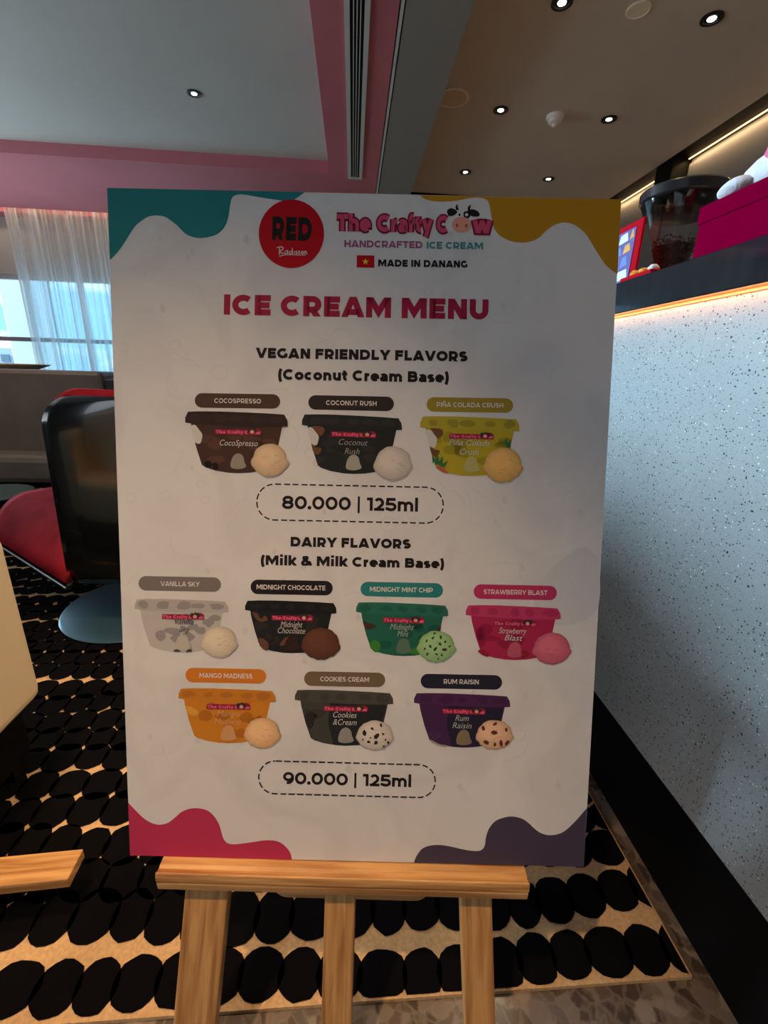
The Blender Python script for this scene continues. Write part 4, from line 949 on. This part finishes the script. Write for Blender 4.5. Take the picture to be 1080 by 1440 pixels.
tub(345, 844.5, 473.5, 847.5, 918.5, (.016, .017, .018), (.030, .024, .02), (.012, .012, .013), (.018, .018, .019), (('Midnight', .39, .63, .49), ('Chocolate', .36, .66, .61)), (.55, .53, .52), (('chocolate_print', (.13, .06, .035), [sm([(.08,.22),(.14,.24),(.17,.34),(.22,.28),(.25,.36),(.18,.40),(.12,.34)]), sm([(.14,.74),(.20,.72),(.26,.82),(.25,.95),(.19,.91)]), sm([(.38,.84),(.44,.70),(.52,.66),(.57,.70),(.50,.74),(.44,.84)])]),), scoopcol=(.035, .018, .012))
tub(501, 847, 630.5, 851, 922.5, (.018, .13, .085), (.012, .095, .065), (.022, .15, .10), (.018, .115, .08), (('Midnight', .37, .63, .49), ('Mint', .45, .57, .62)), (.40, .46, .42), (('leaf_print', (.05, .22, .03), [sm([(.15,.80),(.20,.70),(.27,.78),(.24,.93),(.19,.91)]), sm([(.58,.90),(.66,.82),(.74,.90),(.66,.96)])]), ('chocolate_print', (.07, .03, .02), [sm([(.075,.34),(.13,.38),(.22,.43),(.16,.50),(.10,.48)]), sm([(.88,.46),(.92,.40),(.90,.60),(.86,.58)])])), scoopcol=(.10, .18, .12))
tub(655, 851, 788.5, 855, 928, (.42, .022, .085), (.31, .014, .06), (.52, .045, .14), (.42, .03, .10), (('Strawberry', .35, .64, .50), ('Blast', .41, .60, .63)), (.62, .30, .34), (('strawberry_print', (.30, .015, .03), [sm([(.13,.84),(.19,.82),(.25,.90),(.24,.95),(.18,.92)]), sm([(.58,.84),(.64,.80),(.67,.90),(.60,.95)])]),), scoopcol=(.50, .10, .15))
tub(251.5, 968, 387.8, 971.2, 1045, (.62, .23, .018), (.44, .15, .015), (.58, .21, .02), (.46, .16, .02), (('Mango', .40, .63, .49), ('Madness', .37, .65, .64)), (.68, .36, .16), (('mango_print', (.72, .36, .05), [sm([(.08,.32),(.15,.34),(.21,.42),(.18,.50),(.11,.46)])]), ('mango_skin_print', (.36, .08, .02), [sm([(.80,.50),(.85,.46),(.87,.54),(.82,.56)])])), scoopcol=(.62, .32, .14))
tub(415, 970, 553.3, 974, 1048.5, (.055, .055, .048), (.040, .041, .037), (.070, .068, .055), (.055, .053, .045), (('Cookies', .39, .63, .475), ('&Cream', .39, .63, .61)), (.60, .58, .55), (('cookie_print', (.025, .025, .024), [sm([(.10,.46),(.15,.42),(.19,.52),(.17,.68),(.13,.66)])]),), scoopcol=(.28, .27, .25), dark_panel=(.020, .022, .024))
tub(582.3, 974.5, 717.5, 978.5, 1051, (.060, .020, .070), (.075, .028, .085), (.075, .022, .085), (.060, .018, .068), (('Rum', .43, .57, .49), ('Raisin', .40, .60, .63)), (.40, .36, .42), (('oat_print', (.36, .33, .20), [sm([(.16,.86),(.20,.88),(.27,.94),(.35,.96),(.32,.99),(.22,.935)])]),), scoopcol=(.22, .17, .11), dark_panel=(.022, .018, .038))

def scoop(cx, cy, rx, ry, col, seed, chips=None, chipcol=(.03, .02, .02), chipr=2.4):
    r_ = random.Random(seed)
    base = []
    for i in range(36):
        a = 2*PI*i/36; k_ = 1+r_.uniform(-.025, .025)
        if math.sin(a) > .05: k_ += .05*abs(math.sin(a*7+seed))+.03
        if .0 < math.sin(a) < .45: k_ += .05
        base.append((cx+rx*k_*math.cos(a), cy+ry*k_*math.sin(a)))
    dk = tuple(c*.66 for c in col)
    nm = 'scoop%d' % seed
    root = flat('scoop_print', [smooth(base, 2, True)], flatmat(nm+'_edge', dk), 8.8)
    rings = 6
    for q in range(1, rings):
        f_ = q/(rings-1); kx = 1-.07*q-.045*max(0, q-1); tone = .76+.34*f_**.8
        c_ = tuple(min(.88, c*tone) for c in col); wv = .4*q
        flat('scoop_body' if q < rings-1 else 'scoop_highlight', [smooth([(cx-1.1*q*.8+(x-cx)*kx+wv*.5*math.sin(i*1.9+q+seed), cy-1.25*q*.8+(y-cy)*kx+wv*.5*math.cos(i*2.3+q)) for i, (x, y) in enumerate(base)], 2, True)], flatmat(nm+'_%d' % q, c_), 9+.4*q, root)
    cr_ = []
    for i in range(6):
        x_, y_ = cx+r_.uniform(-.5, .4)*rx, cy+r_.uniform(-.4, .7)*ry; l_ = r_.uniform(4, 9)
        cr_ += ribbon([(x_, y_), (x_+l_*.5, y_+r_.uniform(-1.5, 1.5)), (x_+l_, y_+r_.uniform(-1, 1))], .8)
    flat('scoop_crease', cr_, flatmat(nm+'_crease', tuple(c*.74 for c in col)), 14, root)
    if chips:
        cs_ = []
        for (u, v, s_) in chips:
            x_, y_ = cx+u*rx, cy+v*ry; ro = r_.uniform(0, 3); e_ = []
            for k_ in range(7): a = 2*PI*k_/7; q = chipr*s_*(1+r_.uniform(-.25, .25)); e_.append((x_+q*math.cos(a)*1.25*math.cos(ro)-q*.8*math.sin(a)*math.sin(ro), y_+q*math.cos(a)*1.25*math.sin(ro)+q*.8*math.sin(a)*math.cos(ro)))
            cs_.append(e_)
        flat('scoop_chips', cs_, flatmat(nm+'_chip', chipcol), 15, root, kind='stuff')
    return root
scoop(379.8, 646.5, 24.2, 22.8, (.70, .52, .33), 1)
scoop(552.7, 651, 25.2, 23.4, (.62, .56, .50), 2)
scoop(707, 653.5, 25.6, 24.0, (.78, .47, .15), 3)
scoop(308.6, 901.5, 24.2, 21.6, (.70, .61, .47), 4)
scoop(451.2, 904, 25.6, 21.8, (.13, .05, .028), 5)
rc = random.Random(4)
ch_m = [(-.55,-.35,.9),(-.2,-.55,.8),(.25,-.6,1),(.5,-.3,.9),(.2,-.15,1),(-.35,.0,1),(-.65,.15,.7),(-.05,.15,1.3),(.45,.2,1.3),(-.5,.5,.9),(.0,.5,.8),(.3,.55,.8),(.75,.0,.7),(-.1,-.85,.8),(.1,.8,.6)]
scoop(613.4, 908, 25, 21.6, (.33, .56, .25), 6, ch_m, (.055, .06, .02), 2.2)
scoop(775.8, 911, 25.4, 22, (.66, .15, .22), 7)
scoop(369.2, 1029.5, 24.0, 21.0, (.84, .52, .27), 8)
ch_c = [(-.6,-.15,1.4),(-.15,-.45,.9),(.35,-.7,.9),(.1,.05,1.7),(-.35,.45,.9),(.05,.5,1.1),(.6,.3,.6),(-.25,.15,.5),(.75,.5,.9),(.45,-.1,.6),(.5,.75,.7),(-.7,.3,.6)]
scoop(527.3, 1032.6, 24.6, 20.4, (.66, .60, .53), 9, ch_c, (.035, .022, .02), 2.4)
ch_r = [(-.65,-.45,1.2),(-.05,-.15,1.6),(.0,-.75,1.1),(.65,-.35,1.0),(.35,.55,1.6),(-.5,.5,1.4),(.7,.55,1.3),(.0,.65,.9)]
scoop(695.3, 1032, 24.6, 20.4, (.76, .49, .32), 10, ch_r, (.14, .035, .02), 2.5)

# ---- faint doodles printed all over the white ground
rd = random.Random(12); dl = []
def avoid(x, y):
    return not (190 < x < 800 and 545 < y < 680) and not (180 < x < 800 and 800 < y < 1065) and not (300 < x < 700 and 400 < y < 545) and y < 1130
def keep(p): return [(min(max(x, 172+max(0,(y-300))*.012), 862-max(0,(y-280))*.05), min(max(y, 286), 1128)) for x, y in p]
for i in range(150):
    x_, y_ = rd.uniform(170, 835), rd.uniform(290, 1120)
    ty = rd.random(); s_ = rd.uniform(4, 10)
    if ty < .35: dl.append(smooth([(x_-s_*.5, y_), (x_-s_*.1, y_-s_), (x_+s_*.5, y_-s_*.3), (x_+s_*.3, y_+s_*.5)], 3, True))
    elif ty < .6: dl += ribbon(ell(x_, y_, s_*1.2, s_, 14), .9, True)
    else:
        a = rd.uniform(0, 6); pts = [(x_, y_)]
        for k_ in range(5): a += rd.uniform(-.6, .6); pts.append((pts[-1][0]+s_*1.3*math.cos(a), pts[-1][1]+s_*1.3*math.sin(a)))
        dl += ribbon(smooth(pts, 3), .9)
dl = [keep(p) for p in dl]
flat('faint_doodles', dl, flatmat('faint_grey', (.625, .615, .615)), .5, kind='stuff')
# two very large pale drops
flat('faint_drop', [smooth([(815,770),(835,778),(843,800),(838,860),(790,880),(756,860),(752,830),(775,800)], 5, True)], flatmat('faint_blue_grey', (.62, .62, .64)), .4)
